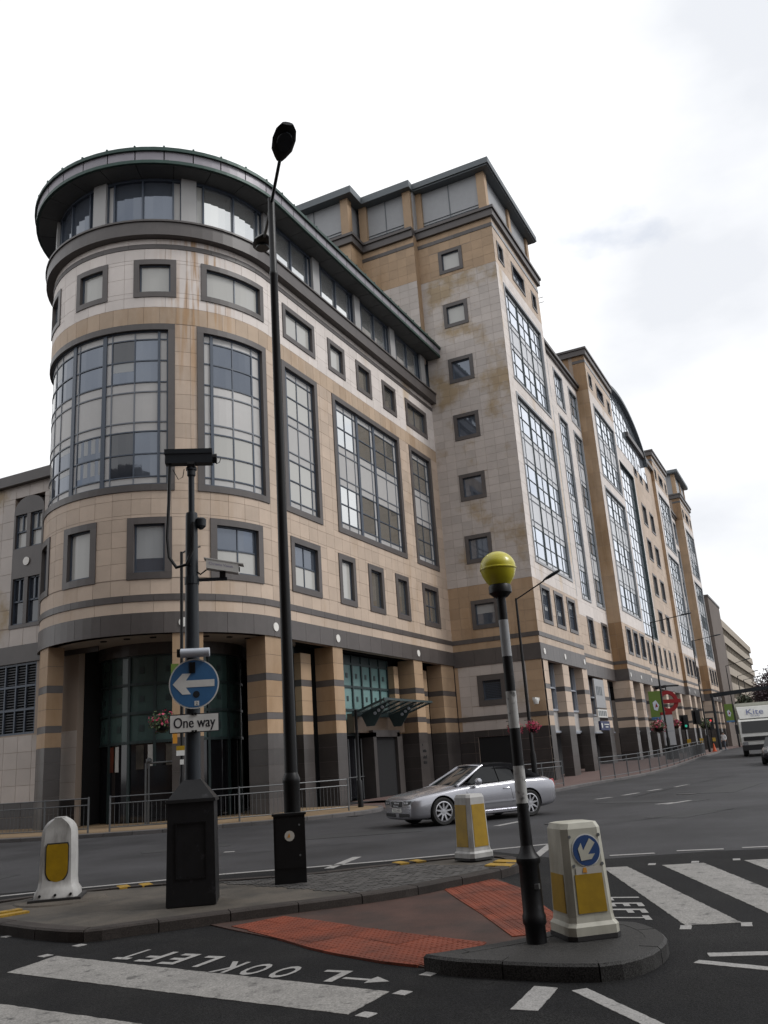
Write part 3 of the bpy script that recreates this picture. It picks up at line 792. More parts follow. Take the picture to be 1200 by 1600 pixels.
window(FA, (*big[0], *ZBIG), [(15.6, .2), (15.9, .05), (17.5, .05), (18.25, .05), (19.27, .2), (19.55, .05), (20.88, .17), (21.2, .05), (22.15, .05), (23.1, .1)], RW,
       pick=pk(lambda ci, ri: 'glass_dark' if ci == 8 and ri in (1, 2) else ('glass_dark' if ci == 8 and ri == 7 else ('glass_blind' if ci in (2, 3) and ri in (1, 2, 6, 7) and ci == 2 else 'glass'))))
window(FA, (*big[1], *ZBIG), [(25.16, .12), (26.1, .05), (27.1, .07)], RW, pick=pk(lambda ci, ri: 'glass' if up(ri) else 'glass_blind', .55))
window(FA, (*big[2], *ZBIG), [(29.52, .14), (30.45, .05), (31.42, .06)], RW, pick=pk('glass_blind', .36))
window(FA, (*big[3], *ZBIG), [(33.9, .14), (34.75, .05), (35.62, .05), (36.0, .2), (37.45, .05), (37.82, .2), (39.1, .05), (40.15, .05)], RW,
       pick=pk(lambda ci, ri: 'glass_mirror' if ci < 3 else 'glass_brown_reflect', .42))
window(FA, (*big[4], *ZBIG), [(42.5, .12), (43.4, .05), (44.38, .05)], RW, pick=pk('glass_brown_reflect', .42))

# top floor under the eaves
ZT0, ZT1 = 23.06, 25.32
piers = [12.6, 16.4, 20.19, 23.95, 28.05, 32.2, 36.4, 40.6, 44.8]
PW = .62
for s in piers: wbuild(MB().fbox(FA, s, s + PW, ZT0, ZT1, -.25, .02), 'attic_pier', 'pier_metal', bld)
for k in range(len(piers)):
    a = piers[k] + PW; b = (piers[k + 1] if k + 1 < len(piers) else 46.2)
    if b - a < .5: continue
    w = b - a
    fr = MB()
    fr.fbox(FA, a, b, ZT0, ZT0 + .14, -.3, -.05); fr.fbox(FA, a, b, ZT1 - .12, ZT1, -.3, -.08)
    brk = [a, a + .32, a + w / 2, b - .32, b] if w > 2 else [a, b]
    for s in brk:
        fr.fbox(FA, max(a, s - .035), min(b, s + .035), ZT0 + .14, ZT1 - .12, -.3, -.1)
    wi = wbuild(fr, 'attic_window', 'frame_blue', bld)
    for q in range(len(brk) - 1):
        m = 'spandrel' if (brk[q + 1] - brk[q] < .4 and k % 2 == 0) else ('glass' if k != 3 else 'glass_blind')
        m = 'glass_mirror' if k >= 3 and brk[q + 1] - brk[q] > .4 else m
        wbuild(MB().fbox(FA, brk[q] + .03, brk[q + 1] - .03, ZT0 + .14, ZT1 - .12, -.24, -.2), 'pane', m, bld, wi)
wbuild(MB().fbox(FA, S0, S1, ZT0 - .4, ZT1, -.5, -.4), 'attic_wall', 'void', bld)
# eaves: soffit, fascia with a light strip, copper edge
OV = .88
mb = MB(); E0 = 10.5; E1 = 46.9
for i in range(27):
    a = E0 + (46.0 - E0) * i / 27; b = E0 + (46.0 - E0) * (i + 1) / 27
    mb.fbox(FA, a + .012, b - .012, ZT1, ZT1 + .05, -.35, OV - .12)
wbuild(mb, 'soffit_panels', 'soffit_dark', bld, kind='stuff')
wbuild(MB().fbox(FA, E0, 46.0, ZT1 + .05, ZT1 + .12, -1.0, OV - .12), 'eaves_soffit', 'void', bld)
mb = MB(); mb.fbox(FA, E0, 46.0, ZT1 + .02, ZT1 + .16, OV - .12, OV); mb.fbox(FA, E0, 46.0, ZT1 + .56, ZT1 + .68, OV - .1, OV + .08)
mb.fbox(FA, E0, 46.0, ZT1 + .68, ZT1 + .74, -1.5, OV + .05)
wbuild(mb, 'roof_edge', 'copper', bld)
mb = MB(); n = 36
for i in range(n):
    a = E0 + (46.0 - E0) * i / n; b = E0 + (46.0 - E0) * (i + 1) / n
    wbuild(MB().fbox(FA, a + .02, b - .02, ZT1 + .16, ZT1 + .56, OV - .1, OV - .02), 'fascia_panel', 'fascia_metal', bld)
    mb.fbox(FA, a - .03, a + .03, ZT1 + .69, ZT1 + .79, OV - .3, OV + .07)
wbuild(mb, 'roof_seams', 'copper', bld, kind='stuff')
mb = MB()                                                    # solid core of drum and wing, flat roof
mb.lathe([(4.0, 6.6), (4.0, 25.9), (5.2, 25.95), (.1, 26.1)], (CX, CY, 0), 40)
mb.box(CX, 46.0, YA + 1.0, 27.0, 6.6, 26.2)
wbuild(mb, 'core', 'void', bld)
mb = MB(); mb.fbox(FA, 10.5, 46.0, 26.0, 26.04, -4.2, OV); wbuild(mb, 'roof', 'lead_grey', bld)

# soffit over the drum's open ground floor, with downlights
mb = MB(); mb.lathe([(RD - .02, 6.5), (RD - .02, 6.62), (.05, 6.62), (.05, 6.5)], (CX, CY, 0), 48)
wbuild(mb, 'portico_soffit', 'soffit', bld)
for a in (185, 198, 211, 224, 237, 250, 262):
    for rr in (4.2,):
        x, y = CX + rr * math.cos(R(a)), CY + rr * math.sin(R(a))
        mb = MB(); mb.lathe([(.12, 6.47), (.12, 6.5), (.01, 6.5)], (x, y, 0), 12); wbuild(mb, 'downlight', 'void', bld)

# ---- banded ground-floor piers
BANDS = [(0.0, .62, 'G'), (.62, 1.2, 'G'), (1.2, 1.78, 'G'), (1.78, 2.36, 'G'), (2.36, 2.9, 'G'), (2.9, 3.42, 'O'), (3.42, 3.66, 'D'), (3.66, 4.25, 'O'), (4.25, 4.84, 'O'), (4.84, 5.1, 'D'), (5.1, 5.8, 'O'), (5.8, 6.5, 'O')]
PM = ['granite_light', 'ochre_stone', 'dark_stone', 'joint_light']
def pier(F, s0, s1, d0, d1, ztop=6.5, name='pier', base=0.0, mats=PM, top=None):
    mb = MB()
    for a, b, t in BANDS:
        if a >= ztop: break
        mb.fbox(F, s0, s1, (a + .006 if a else -.1), min(b, ztop) - .006, d0, d1, 'GOD'.index(t))
    mb.fbox(F, s0 + .01, s1 - .01, 2.9, ztop, d0 + .01, d1 - .012, 2); mb.fbox(F, s0 + .008, s1 - .008, 0, 2.9, d0 + .01, d1 - .008, 3)
    return wbuild(mb, name, mats, top or bld)
for s0, s1 in [(23.62, 24.7), (27.35, 28.5)]: pier(FA, s0, s1, -.95, 0.0)
pier(FA, 17.1, 18.2, -.6, 0.0)
pier(FA, 13.0, 14.3, -.95, 0.0)
pier(FA, 32.35, 33.2, -.9, 0.0); pier(FA, 40.55, 41.6, -.9, 0.0)
pier(FA, 44.2, 45.98, -.9, -.05)
wbuild(MB().box(46.0, 46.3, YA - .02, YA + 1.6, 0, 6.5), 'wall', 'granite', bld)
for s0, s1 in [(30.95, 31.75), (39.7, 40.2), (43.3, 43.75)]: pier(FA, s0, s1, -1.4, -.75, 6.2)
for s in (24.0, 27.95, 32.75, 41.1):
    P = Vector(FA.P(s, 6.86, .05)); Nn = (Vector(FA.P(s, 6.86, 1)) - Vector(FA.P(s, 6.86, 0))).normalized(); T = Nn.cross(Vector((0, 0, 1)))
    mb = MB(); pts = [P + T * (.17 * math.cos(w)) + Vector((0, 0, .17 * math.sin(w))) for w in [2 * math.pi * i / 18 for i in range(18)]]
    mb.extr(pts, Nn * .035); wbuild(mb, 'disc', 'disc_white', bld)
# glazed screen behind the piers of the straight wing
def screen(F, s0, s1, d, cols, zs=(2.9, 4.0, 5.05, 6.1), low=True, m='glass_teal', squares=True, top=6.5):
    fr = MB(); n = cols; w = (s1 - s0) / n
    for i in range(n + 1): fr.fbox(F, s0 + w * i - .05, s0 + w * i + .05, 0, top, d - .06, d + .07)
    for z in zs: fr.fbox(F, s0, s1, z - .05, z + .05, d - .055, d + .06)
    fr.fbox(F, s0, s1, zs[-1] + .05, top, d - .05, d + .02)
    wi = wbuild(fr, 'glazed_screen', 'frame_green', bld)
    for i in range(n):
        a, b = s0 + w * i + .05, s0 + w * (i + 1) - .05
        for z0, z1 in zip(zs, zs[1:]):
            p = MB().fbox(F, a, b, z0 + .05, z1 - .05, d - .03, d)
            if squares:
                c = (a + b) / 2; q = min(.09, (b - a) * .16); zc = (z0 + z1) / 2
                p.fbox(F, c - q, c + q, zc - .13, zc + .1, d + .001, d + .015, 1)
            wbuild(p, 'pane', [m, 'frame_green'], bld, wi)
        wbuild(MB().fbox(F, a, b, .15, zs[0] - .05, d - .03, d), 'shop_pane', 'shop_dark', bld, wi)
    return wi
screen(FA, 28.5, 30.95, -1.15, 3)
screen(FA, 33.2, 39.7, -1.15, 7)
screen(FA, 41.6, 43.3, -1.15, 2)
# entrance: portal, doors, side panels
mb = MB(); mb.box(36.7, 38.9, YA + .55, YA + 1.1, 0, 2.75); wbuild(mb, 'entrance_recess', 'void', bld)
mb = MB(); mb.box(36.4, 36.7, YA + .4, YA + 1.1, 0, 2.95); mb.box(38.9, 39.2, YA + .4, YA + 1.1, 0, 2.95); mb.box(36.4, 39.2, YA + .4, YA + 1.1, 2.75, 3.05)
wbuild(mb, 'entrance_portal', 'granite_light', bld)
mb = MB()
for x in (34.4, 35.0, 35.6, 36.2): mb.tube([(x, YA + .95, .1), (x, YA + .95, 2.7)], .03, 6)
mb.tube([(34.2, YA + .92, 1.05), (36.3, YA + .92, 1.05)], .025, 6)
wbuild(mb, 'door_rails', 'galv', bld)
# glass canopy on brackets
mat('bronze', (.14, .10, .07), .35, metal=.3); mat('canopy_glass', (.42, .50, .50), .1, alpha=.45); can = MB(); c0, c1 = 35.0, 40.2; yb, yf, zb, zf = 19.0, 17.5, 3.86, 4.33
def cz(y): return zf + (zb - zf) * (y - yf) / (yb - yf)
for i in range(7):
    x = c0 + (c1 - c0) * i / 6
    can.hexa([(x - .03, yf, zf - .09), (x + .03, yf, zf - .09), (x + .03, yb, zb - .09), (x - .03, yb, zb - .09), (x - .03, yf, zf), (x + .03, yf, zf), (x + .03, yb, zb), (x - .03, yb, zb)])
can.box(c0 - .05, c1 + .05, yf - .05, yf, zf - .08, zf + .02); can.box(c0 - .05, c1 + .05, yb, yb + .1, zb - .2, zb)
cno = wbuild(can, 'entrance_canopy', 'frame_green', bld)
for i in range(6):
    a, b = c0 + (c1 - c0) * i / 6 + .05, c0 + (c1 - c0) * (i + 1) / 6 - .05
    p = MB().hexa([(a, yf, zf - .03), (b, yf, zf - .03), (b, yb, zb - .03), (a, yb, zb - .03), (a, yf, zf - .01), (b, yf, zf - .01), (b, yb, zb - .01), (a, yb, zb - .01)])
    wbuild(p, 'canopy_pane', 'canopy_glass', bld, cno)
for x in (35.6, 38.4):                                       # triangular perforated brackets
    p = MB(); p.extr([(x, yf + .15, cz(yf + .15) - .12), (x, 18.35, 3.2), (x, 18.75, 3.2), (x, yb, cz(yb) - .12)], (.06, 0, 0))
    br = wbuild(p, 'canopy_bracket', 'frame_green', bld, cno)
    for t in (.25, .45, .65):
        yy = yf + .15 + t * .95; zz = cz(yy) - .12 - .30 * (t + .1)
        wbuild(MB().lathe([(.07, -.05), (.07, .11), (.001, .11)], (x, yy, zz), 12, axis='x'), 'bracket_hole', 'sign_grey', bld, cno)
mb = MB(); mb.box(35.0, 40.2, YA + .6, YA + .95, 2.95, 3.8); wbuild(mb, 'canopy_beam', 'bronze', bld)

# inner glazed drum of the portico
FI = Face('c', (28.0, CY, 2.75, 0))
class FaceRing(Face):
    def P(self, s, z, d):
        r = 2.75; a = 1.5 * math.pi - (28.0 - s) / r
        return (28.0 + (r + d) * math.cos(a), CY + (r + d) * math.sin(a), z)
    def segs(self, s0, s1):
        n = max(1, int(math.ceil((s1 - s0) / .3))); return [s0 + (s1 - s0) * i / n for i in range(n + 1)]
FI = FaceRing('c', None)
screen(FI, 21.0, 30.0, 0, 9, (2.9, 3.95, 5.0, 6.05), m='teal_shaded')
mb = MB(); mb.lathe([(2.55, .0), (2.55, 6.5), (.05, 6.5)], (28.0, CY, 0), 40); wbuild(mb, 'lobby_core', 'void', bld)
mb = MB(); mb.lathe([(2.76, 6.06), (2.92, 6.06), (2.92, 6.5), (2.76, 6.5)], (28.0, CY, 0), 48); wbuild(mb, 'lobby_fascia', 'dark_stone', bld)
mb = MB()                                                    # shop posters behind the glass
for s, w, z0, z1, m in [(22.9, .35, 1.9, 2.8, 1), (23.35, .18, 1.9, 2.8, 0), (24.3, .3, 1.95, 2.8, 2), (24.75, .18, 1.95, 2.8, 0), (25.4, .3, 2.0, 2.8, 2)]:
    wbuild(MB().fbox(FI, s, s + w, z0, z1, .012, .022), 'poster', ['sign_white', 'tactile', 'concrete'][m], bld)
# straight wall joining drum portico to the wing
mb = MB(); mb.box(29.6, 46, YA + 1.3, YA + 1.6, 0, 6.6); wbuild(mb, 'lobby_wall', 'void', bld)

# ---- tower 1 side wall (faces the drum)
FS2 = Face('x', 45.4)
ws = [(15.5, 17.1, z0 - .03, z1 + .04) for z0, z1 in [(30.95, 32.5), (27.18, 28.73), (23.45, 25.0), (19.72, 21.3), (15.95, 17.5), (12.2, 13.78), (8.42, 9.98)]]
vent = (15.5, 17.15, 4.18, 5.84)
gar = (15.45, 17.4, -.1, 2.55)
backing(FS, YB, YA, 0, 34.0, ws + [vent, gar])
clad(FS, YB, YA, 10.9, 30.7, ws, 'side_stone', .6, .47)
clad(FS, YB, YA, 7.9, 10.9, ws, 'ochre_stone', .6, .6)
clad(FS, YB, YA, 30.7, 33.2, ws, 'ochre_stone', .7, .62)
clad(FS, YB, YA, 33.45, 33.95, [], 'ochre_stone', .7, .5)
band(FS, YB, YA, 33.2, 33.45, 0, .045, 'dark_stone', 'string_course')
band(FS, YB, YA, 7.66, 7.9, 0, .045, 'dark_stone', 'string_course')
clad(FS, YB, YA, 7.27, 7.66, [], 'ochre_stone', 1.0, .4)
band(FS, YB, YA, 6.4, 7.27, 0, .06, 'dark_stone', 'fascia')
clad(FS, 14.3, 18.25, 3.66, 6.4, [vent], 'side_stone', .66, .55); clad(FS, 14.3, 18.25, 2.9, 3.42, [], 'side_stone', .66, .55)
band(FS, 14.3, YA, 3.42, 3.66, 0, .045, 'dark_stone', 'string_course')
clad(FS, YB, 14.3, 3.66, 6.4, [], 'ochre_stone', .9, .6); clad(FS, YB, 14.3, 2.9, 3.42, [], 'ochre_stone', .9, .6)
band(FS, YB, 14.3, 3.42, 3.66, 0, .05, 'dark_stone', 'string_course')
clad(FS, 14.3, YA, .0, 2.9, [gar], 'granite', .8, .58); clad(FS, YB, 14.3, .0, 2.9, [], 'granite', .9, .58)
clad(FS, 18.25, YA, 2.9, 6.4, [], 'ochre_stone', .3, .6)
mb = MB(); mb.box(46.05, 50, 15.4, 17.5, 0, 2.6); wbuild(mb, 'garage_void', 'void', bld)
for k, h in enumerate(ws):
    window(FS, h, [], [(h[2] + .22, h[3] - .22, 'G')], .22, pick=pk('glass_blind' if k < 2 else 'glass', .2), fw=.05)
h = vent
wv = window(FS, h, [], [(h[2] + .3, h[3] - .3, 'G')], .3, pick=pk('louvre', .2))
mb = MB()
for i in range(10): mb.fbox(FS, h[0] + .36, h[1] - .36, h[2] + .36 + i * .09, h[2] + .40 + i * .09, -.13, -.08)
wbuild(mb, 'louvre_blades', 'frame_blue', bld, wv)
# stepped-back upper block behind the wing
XK = at_y(546.7, 360, 22.2).x
FK = Face('y', 22.2)
backing(FS2, YA, 22.2, 25, 34.0, [], 'wall'); clad(FS2, YA, 22.2, 26.4, 30.7, [], 'side_stone', .62, .5); clad(FS2, YA, 22.2, 30.7, 33.2, [], 'ochre_stone', .62, .62); clad(FS2, YA, 22.2, 33.45, 33.95, [], 'ochre_stone', .62, .5)
band(FS2, YA, 22.2, 33.2, 33.45, 0, .045, 'dark_stone', 'string_course')
fj = Face('y', YA - .012); backing(fj, 45.4, 46.0, 26.3, 34.0, [], 'wall', 'ochre_stone', .2)
backing(FK, XK, 45.4, 25, 34.0, [], 'wall'); clad(FK, XK, 45.4, 27, 33.95, [], 'ochre_stone', .62, .62)
FK2 = Face('x', XK); backing(FK2, 22.2, 34, 25, 34.0, [], 'wall'); clad(FK2, 22.2, 34, 27, 33.95, [], 'ochre_stone', .62, .62)

# ---- street front towers and recesses
def tower(x0, pent=False, near=False, side=True, piers3=True):
    x1 = x0 + 9.75
    w_up = (x0 + 1.05, x0 + 9.0, 23.25, 29.75); w_lo = (x0 + 1.05, x0 + 9.05, 11.92, 22.42)
    w3 = [(x0 + 1.3, x0 + 3.2, 8.5, 10.7), (x0 + 4.05, x0 + 6.0, 8.5, 10.7), (x0 + 6.88, x0 + 8.85, 8.5, 10.7)]
    ts = [(x0 + .6, x0 + 1.75, 31.15, 32.48), (x0 + 3.4, x0 + 6.1, 31.15, 32.48), (x0 + 7.7, x0 + 8.8, 31.15, 32.48)]
    H = [w_up, w_lo] + w3 + ts
    backing(FB, x0, x1, 6.4, 34.0, H)
    pw = .8 if near else 1.3
    clad(FB, x0, x1, 7.9, 10.9, H, 'tan_stone', pw, .6); clad(FB, x0, x1, 10.9, 30.7, H, 'white_stone', pw, .62 if near else 1.2)
    clad(FB, x0, x1, 30.7, 33.2, H, 'tan_stone', pw, .62); clad(FB, x0, x1, 33.45, 33.95, [], 'tan_stone', pw, .5); clad(FB, x0, x1, 7.27, 7.66, [], 'tan_stone', pw, .4)
    band(FB, x0, x1, 7.66, 7.9, 0, .045, 'dark_stone', 'string_course'); band(FB, x0, x1, 33.2, 33.45, 0, .045, 'lead_grey', 'string_course')
    band(FB, x0 - .06, x1, 6.4, 7.27, 0, .06, 'dark_stone', 'fascia')
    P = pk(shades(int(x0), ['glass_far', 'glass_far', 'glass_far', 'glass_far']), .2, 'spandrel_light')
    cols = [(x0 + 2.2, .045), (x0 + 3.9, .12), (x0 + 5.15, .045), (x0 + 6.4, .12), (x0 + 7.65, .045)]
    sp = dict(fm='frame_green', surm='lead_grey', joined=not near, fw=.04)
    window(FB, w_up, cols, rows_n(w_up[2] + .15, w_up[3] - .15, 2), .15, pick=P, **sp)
    window(FB, w_lo, cols, rows_n(w_lo[2] + .15, w_lo[3] - .15, 3), .15, pick=P, **sp)
    for q in w3: window(FB, q, [((q[0] + q[1]) / 2, .05)], [(q[2] + .2, (q[2] + q[3]) / 2, 'G'), ((q[2] + q[3]) / 2, q[3] - .2, 'G')], .2, pick=pk('glass', .2), joined=not near)
    for q in ts: window(FB, q, [((q[0] + q[1]) / 2, .05)] if q[1] - q[0] > 2 else [], [(q[2] + .15, q[3] - .15, 'G')], .15, pick=pk('glass', .2), joined=not near)
    # cornice and core
    mb = MB(); mb.box(x0 - .2, x1 + .2, YB - .2, 22, 33.85, 34.32); mb.box(x0 - .3, x1 + .3, YB - .3, 22, 34.32, 34.5)
    wbuild(mb, 'cornice', 'dark_stone', bld)
    mb = MB(); mb.box(x0 + .3, x1 - .1, YB + .3, 22, 6.6, 33.96); wbuild(mb, 'core', 'void', bld)
    if side:
        F = Face('x', x0)
        backing(F, YB, YR + .3, 6.4, 34.0, [])
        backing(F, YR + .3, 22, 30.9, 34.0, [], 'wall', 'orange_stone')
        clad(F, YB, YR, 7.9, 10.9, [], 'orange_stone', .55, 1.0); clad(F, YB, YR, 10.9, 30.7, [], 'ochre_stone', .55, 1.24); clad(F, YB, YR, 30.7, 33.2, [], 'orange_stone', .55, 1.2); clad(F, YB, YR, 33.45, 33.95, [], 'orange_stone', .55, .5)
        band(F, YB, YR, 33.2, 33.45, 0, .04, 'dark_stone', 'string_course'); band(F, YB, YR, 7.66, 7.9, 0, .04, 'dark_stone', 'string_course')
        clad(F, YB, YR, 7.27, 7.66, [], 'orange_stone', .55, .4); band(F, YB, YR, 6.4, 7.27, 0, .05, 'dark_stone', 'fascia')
    Fx = Face('X', x1); backing(Fx, YB, YR + .3, 6.5, 34.0, [], 'wall', 'white_stone', .2)
    if pent:
        zp0, zp1 = 34.5, 37.45; ins = .35
        mb = MB(); mb.box(x0 + ins, x1 - ins, YB + ins, 22, zp0, zp1); wbuild(mb, 'plant_room', 'lead_grey', bld)
        for px in (x0 + ins - .12, x0 + 4.9, x1 - ins - .42):
            wbuild(MB().box(px, px + .5, YB + ins - .14, YB + ins + .4, zp0, zp1), 'plant_room_pier', 'ochre_stone', bld)
        mb = MB(); mb.box(x0 - .25, x1 + .25, YB - .22, 22.0, zp1, zp1 + .1); mb.box(x0 - .35, x1 + .35, YB - .32, 22.0, zp1 + .1, zp1 + .5)
        wbuild(mb, 'plant_room_roof', 'parapet', bld)
def shop(F, a, b, base, y=0, sign=False):
    """shopfront set back behind the piers"""
    fr = MB(); fr.fbox(F, a, b, 2.55, 2.65, -.9, -.5); fr.fbox(F, a, b, 3.75, 3.85, -.9, -.5)
    for s in (a + .06, (a + b) / 2, b - .06): fr.fbox(F, s - .05, s + .05, 3.85, 6.4, -.9, -.52)
    fr.fbox(F, a, b, 5.0, 5.08, -.9, -.53)
    wi = wbuild(fr, 'shop_window', 'sign_grey', bld)
    wbuild(MB().fbox(F, a, b, 3.85, 6.4, -.9, -.7), 'pane', 'glass_dark', bld, wi)
    wbuild(MB().fbox(F, a, b, 2.65, 3.75, -.9, -.58), 'stall_panel', 'spandrel', bld, wi)
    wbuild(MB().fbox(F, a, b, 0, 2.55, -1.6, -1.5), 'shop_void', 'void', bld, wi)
def disc(F, s, z=6.83):
    P = Vector(F.P(s, z, .05)); mb = MB()
    mb.extr([P + Vector((.17 * math.cos(w), 0, .17 * math.sin(w))) for w in [2 * math.pi * i / 16 for i in range(16)]], (0, -.035, 0)); wbuild(mb, 'disc', 'disc_white', bld)
PB = ['granite_light', 'tan_stone', 'dark_stone', 'joint_light']
PO = ['granite', 'orange_stone', 'dark_stone']
for k, x0 in enumerate([46.0, 69.1, 100.4, 121.8]):
    tower(x0, pent=(k in (0, 3)), near=(k == 0), side=(k > 0))
    g = gz(x0 + 3)
    for a, b in [(0, 1.2), (4.1, 5.45), (8.7, 9.9)]:
        pier(FB, x0 + a + (.012 if a == 0 and k == 0 else 0), x0 + b, -.6 if a else (-1.3 if k else -.35), .0, 6.41, base=g, mats=PB)
        disc(FB, x0 + (a + b) / 2)
    shop(FB, x0 + 1.2, x0 + 4.1, g); shop(FB, x0 + 5.45, x0 + 8.7, g)
# recessed bays between the towers
def recess(x0, x1, strips, lows, roof=31.0, n_p=2, near=False):
    H = []
    for a, b in strips: H += [(a, b, 11.88, 26.25), (a, b, 27.0, 30.1)]
    for a, b in lows: H.append((a, b, 8.53, 10.72))
    backing(FR, x0, x1, 6.4, roof, H)
    clad(FR, x0, x1, 7.9, 10.6, H, 'tan_stone', 1.1, .6); clad(FR, x0, x1, 10.6, roof, H, 'white_stone', 1.1, 1.0); clad(FR, x0, x1, 7.27, 7.66, [], 'tan_stone', 1.1, .4)
    band(FR, x0, x1, 7.66, 7.9, 0, .045, 'dark_stone', 'string_course'); band(FR, x0, x1, 6.4, 7.27, 0, .06, 'dark_stone', 'fascia')
    for a, b in strips:
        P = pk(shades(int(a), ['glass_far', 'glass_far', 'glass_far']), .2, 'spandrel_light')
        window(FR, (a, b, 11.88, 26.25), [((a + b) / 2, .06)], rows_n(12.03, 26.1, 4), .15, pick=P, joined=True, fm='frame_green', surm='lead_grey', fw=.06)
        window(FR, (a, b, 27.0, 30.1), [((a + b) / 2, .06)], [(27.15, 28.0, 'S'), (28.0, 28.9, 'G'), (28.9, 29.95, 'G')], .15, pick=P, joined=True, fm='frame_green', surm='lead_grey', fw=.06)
    for a, b in lows: window(FR, (a, b, 8.53, 10.72), [((a + b) / 2, .05)], [(8.73, 9.6, 'G'), (9.6, 10.52, 'G')], .2, pick=pk('glass', .2), joined=True)
    mb = MB(); mb.box(x0, x1, YR - .35, 22, roof, roof + .25); mb.box(x0, x1, YR - .2, 22, roof - .25, roof); wbuild(mb, 'parapet', 'dark_stone', bld)
    mb = MB(); mb.box(x0, x1, YR + .25, 22, 6.5, roof - .2); wbuild(mb, 'core', 'void', bld)
recess(55.75, 69.1, [(57.4, 60.1), (61.65, 64.3), (66.02, 68.85)], [(58.0, 59.7), (62.2, 64.0), (66.6, 68.5)])
for a, b in [(59.0, 60.2), (64.8, 66.1)]: pier(FR, a, b, -.9, 0.0, 6.41, base=.15, mats=PB)
for a, b in [(55.9, 59), (60.2, 64.8), (66.1, 69)]: shop(FR, a, b, .15)
recess(110.15, 121.8, [(111.5, 114), (115, 117.5), (118.7, 121.2)], [(112, 113.6), (115.5, 117.2), (119, 120.6)])
for a, b in [(113, 114.2), (117, 118.2)]: pier(FR, a, b, -.9, 0.0, 6.41, base=.4, mats=PB)
for a, b in [(110.3, 113), (114.2, 117), (118.2, 121.5)]: shop(FR, a, b, .4)
# centre bay: tall curtain wall in a dark reveal, arched glass attic, plain bay with square windows
cw = (80.5, 87.6, 11.1, 27.8); ca_ = (79.6, 86.6, 29.3, 31.8)
sqw = [(90.2, 92.6, z, z + 2.3) for z in (12.2, 15.95, 19.7, 23.45)] + [(94.6, 97.0, z, z + 2.3) for z in (12.2, 15.95, 19.7, 23.45)]
tsq = [(88.6, 90.2, 28.4, 30.4), (91.6, 93.2, 28.4, 30.4), (95, 96.6, 28.4, 30.4)]
lw = [(81.0, 82.2, 8.5, 10.6), (83.4, 85.4, 8.5, 10.6), (87, 88.2, 8.5, 10.6), (90, 91.2, 8.5, 10.6), (93, 94.2, 8.5, 10.6), (96.4, 97.6, 8.5, 10.6)]
Hc = [cw, ca_] + sqw + tsq + lw
FC = Face('y', 13.75)
backing(FC, 78.85, 100.4, 6.4, 32.0, Hc)
clad(FC, 78.85, 100.4, 7.9, 10.9, Hc, 'tan_stone', 1.2, .75); clad(FC, 78.85, 88.3, 10.9, 31.9, Hc, 'white_stone', 1.2, 1.2); clad(FC, 88.3, 100.4, 10.9, 31.9, Hc, 'tan_stone', 1.2, 1.2); clad(FC, 78.85, 100.4, 7.27, 7.66, [], 'tan_stone', 1.2, .4)
band(FC, 78.85, 100.4, 7.66, 7.9, 0, .045, 'dark_stone', 'string_course'); band(FC, 78.85, 100.4, 6.4, 7.27, 0, .05, 'dark_stone', 'fascia')
nr = 26
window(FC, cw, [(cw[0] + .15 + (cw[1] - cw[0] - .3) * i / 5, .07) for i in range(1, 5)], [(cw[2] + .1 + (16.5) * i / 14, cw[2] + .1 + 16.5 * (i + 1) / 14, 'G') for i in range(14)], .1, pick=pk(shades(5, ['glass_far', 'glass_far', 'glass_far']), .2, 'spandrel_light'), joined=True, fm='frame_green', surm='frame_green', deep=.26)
for q in sqw: window(FC, q, [((q[0] + q[1]) / 2, .05)], [(q[2] + .2, q[3] - .2, 'G')], .2, pick=pk('glass_brown_reflect', .2), joined=True)
for q in tsq: window(FC, q, [], [(q[2] + .2, q[3] - .2, 'G')], .2, pick=pk('glass', .2), joined=True)
for q in lw: window(FC, q, [], [(q[2] + .2, q[3] - .2, 'G')], .2, pick=pk('glass', .2), joined=True)
mb = MB(); mb.box(78.85, 100.4, 14.1, 22, 6.5, 31.8); wbuild(mb, 'core', 'void', bld)
mb = MB(); mb.box(86.4, 100.4, 13.4, 22, 31.9, 32.4); wbuild(mb, 'parapet', 'dark_stone', bld)
# barrel-vaulted glass attic
def arch_z(x):
    t = (x - 84.5) / 12.0
    return 29.3 + 5.9 * math.sqrt(max(0, 1 - t * t))
mb = MB(); pts = [(78.9, 13.7, 29.3)] + [(x, 13.7, arch_z(x)) for x in [78.9 + 1.0 * i for i in range(18)]] + [(96.2, 13.7, 29.3)]
mb.extr(pts, (0, 8, 0)); av = wbuild(mb, 'attic_vault', 'glass_far', bld)
mb = MB()
for i in range(17):
    a, b = 78.9 + i, 79.9 + i
    mb.hexa([(a, 13.3, arch_z(a)), (b, 13.3, arch_z(b)), (b, 22, arch_z(b)), (a, 22, arch_z(a)), (a, 13.3, arch_z(a) + .3), (b, 13.3, arch_z(b) + .3), (b, 22, arch_z(b) + .3), (a, 22, arch_z(a) + .3)])
wbuild(mb, 'vault_rim', 'parapet', bld, av)
mb = MB()
for i in range(8): mb.box(79.8 + i * 1.6, 79.86 + i * 1.6, 13.67, 13.7, 29.3, arch_z(79.4 + i * .95))
for z in (30.5, 31.7, 32.9, 34.0): mb.box(79.0, 90, 13.675, 13.7, z, z + .06)
wbuild(mb, 'vault_bars', 'frame_green', bld, av)
for a, b in [(78.9, 79.6), (83, 84.2), (87.6, 88.8), (92, 93.2), (96.5, 97.7)]: pier(FC, a, b, -.9, 0.0, 6.41, base=.38, mats=PB)
for a, b in [(79.6, 83), (84.2, 87.6), (88.8, 92), (93.2, 96.5), (97.7, 100.4)]: shop(FC, a, b, .38)

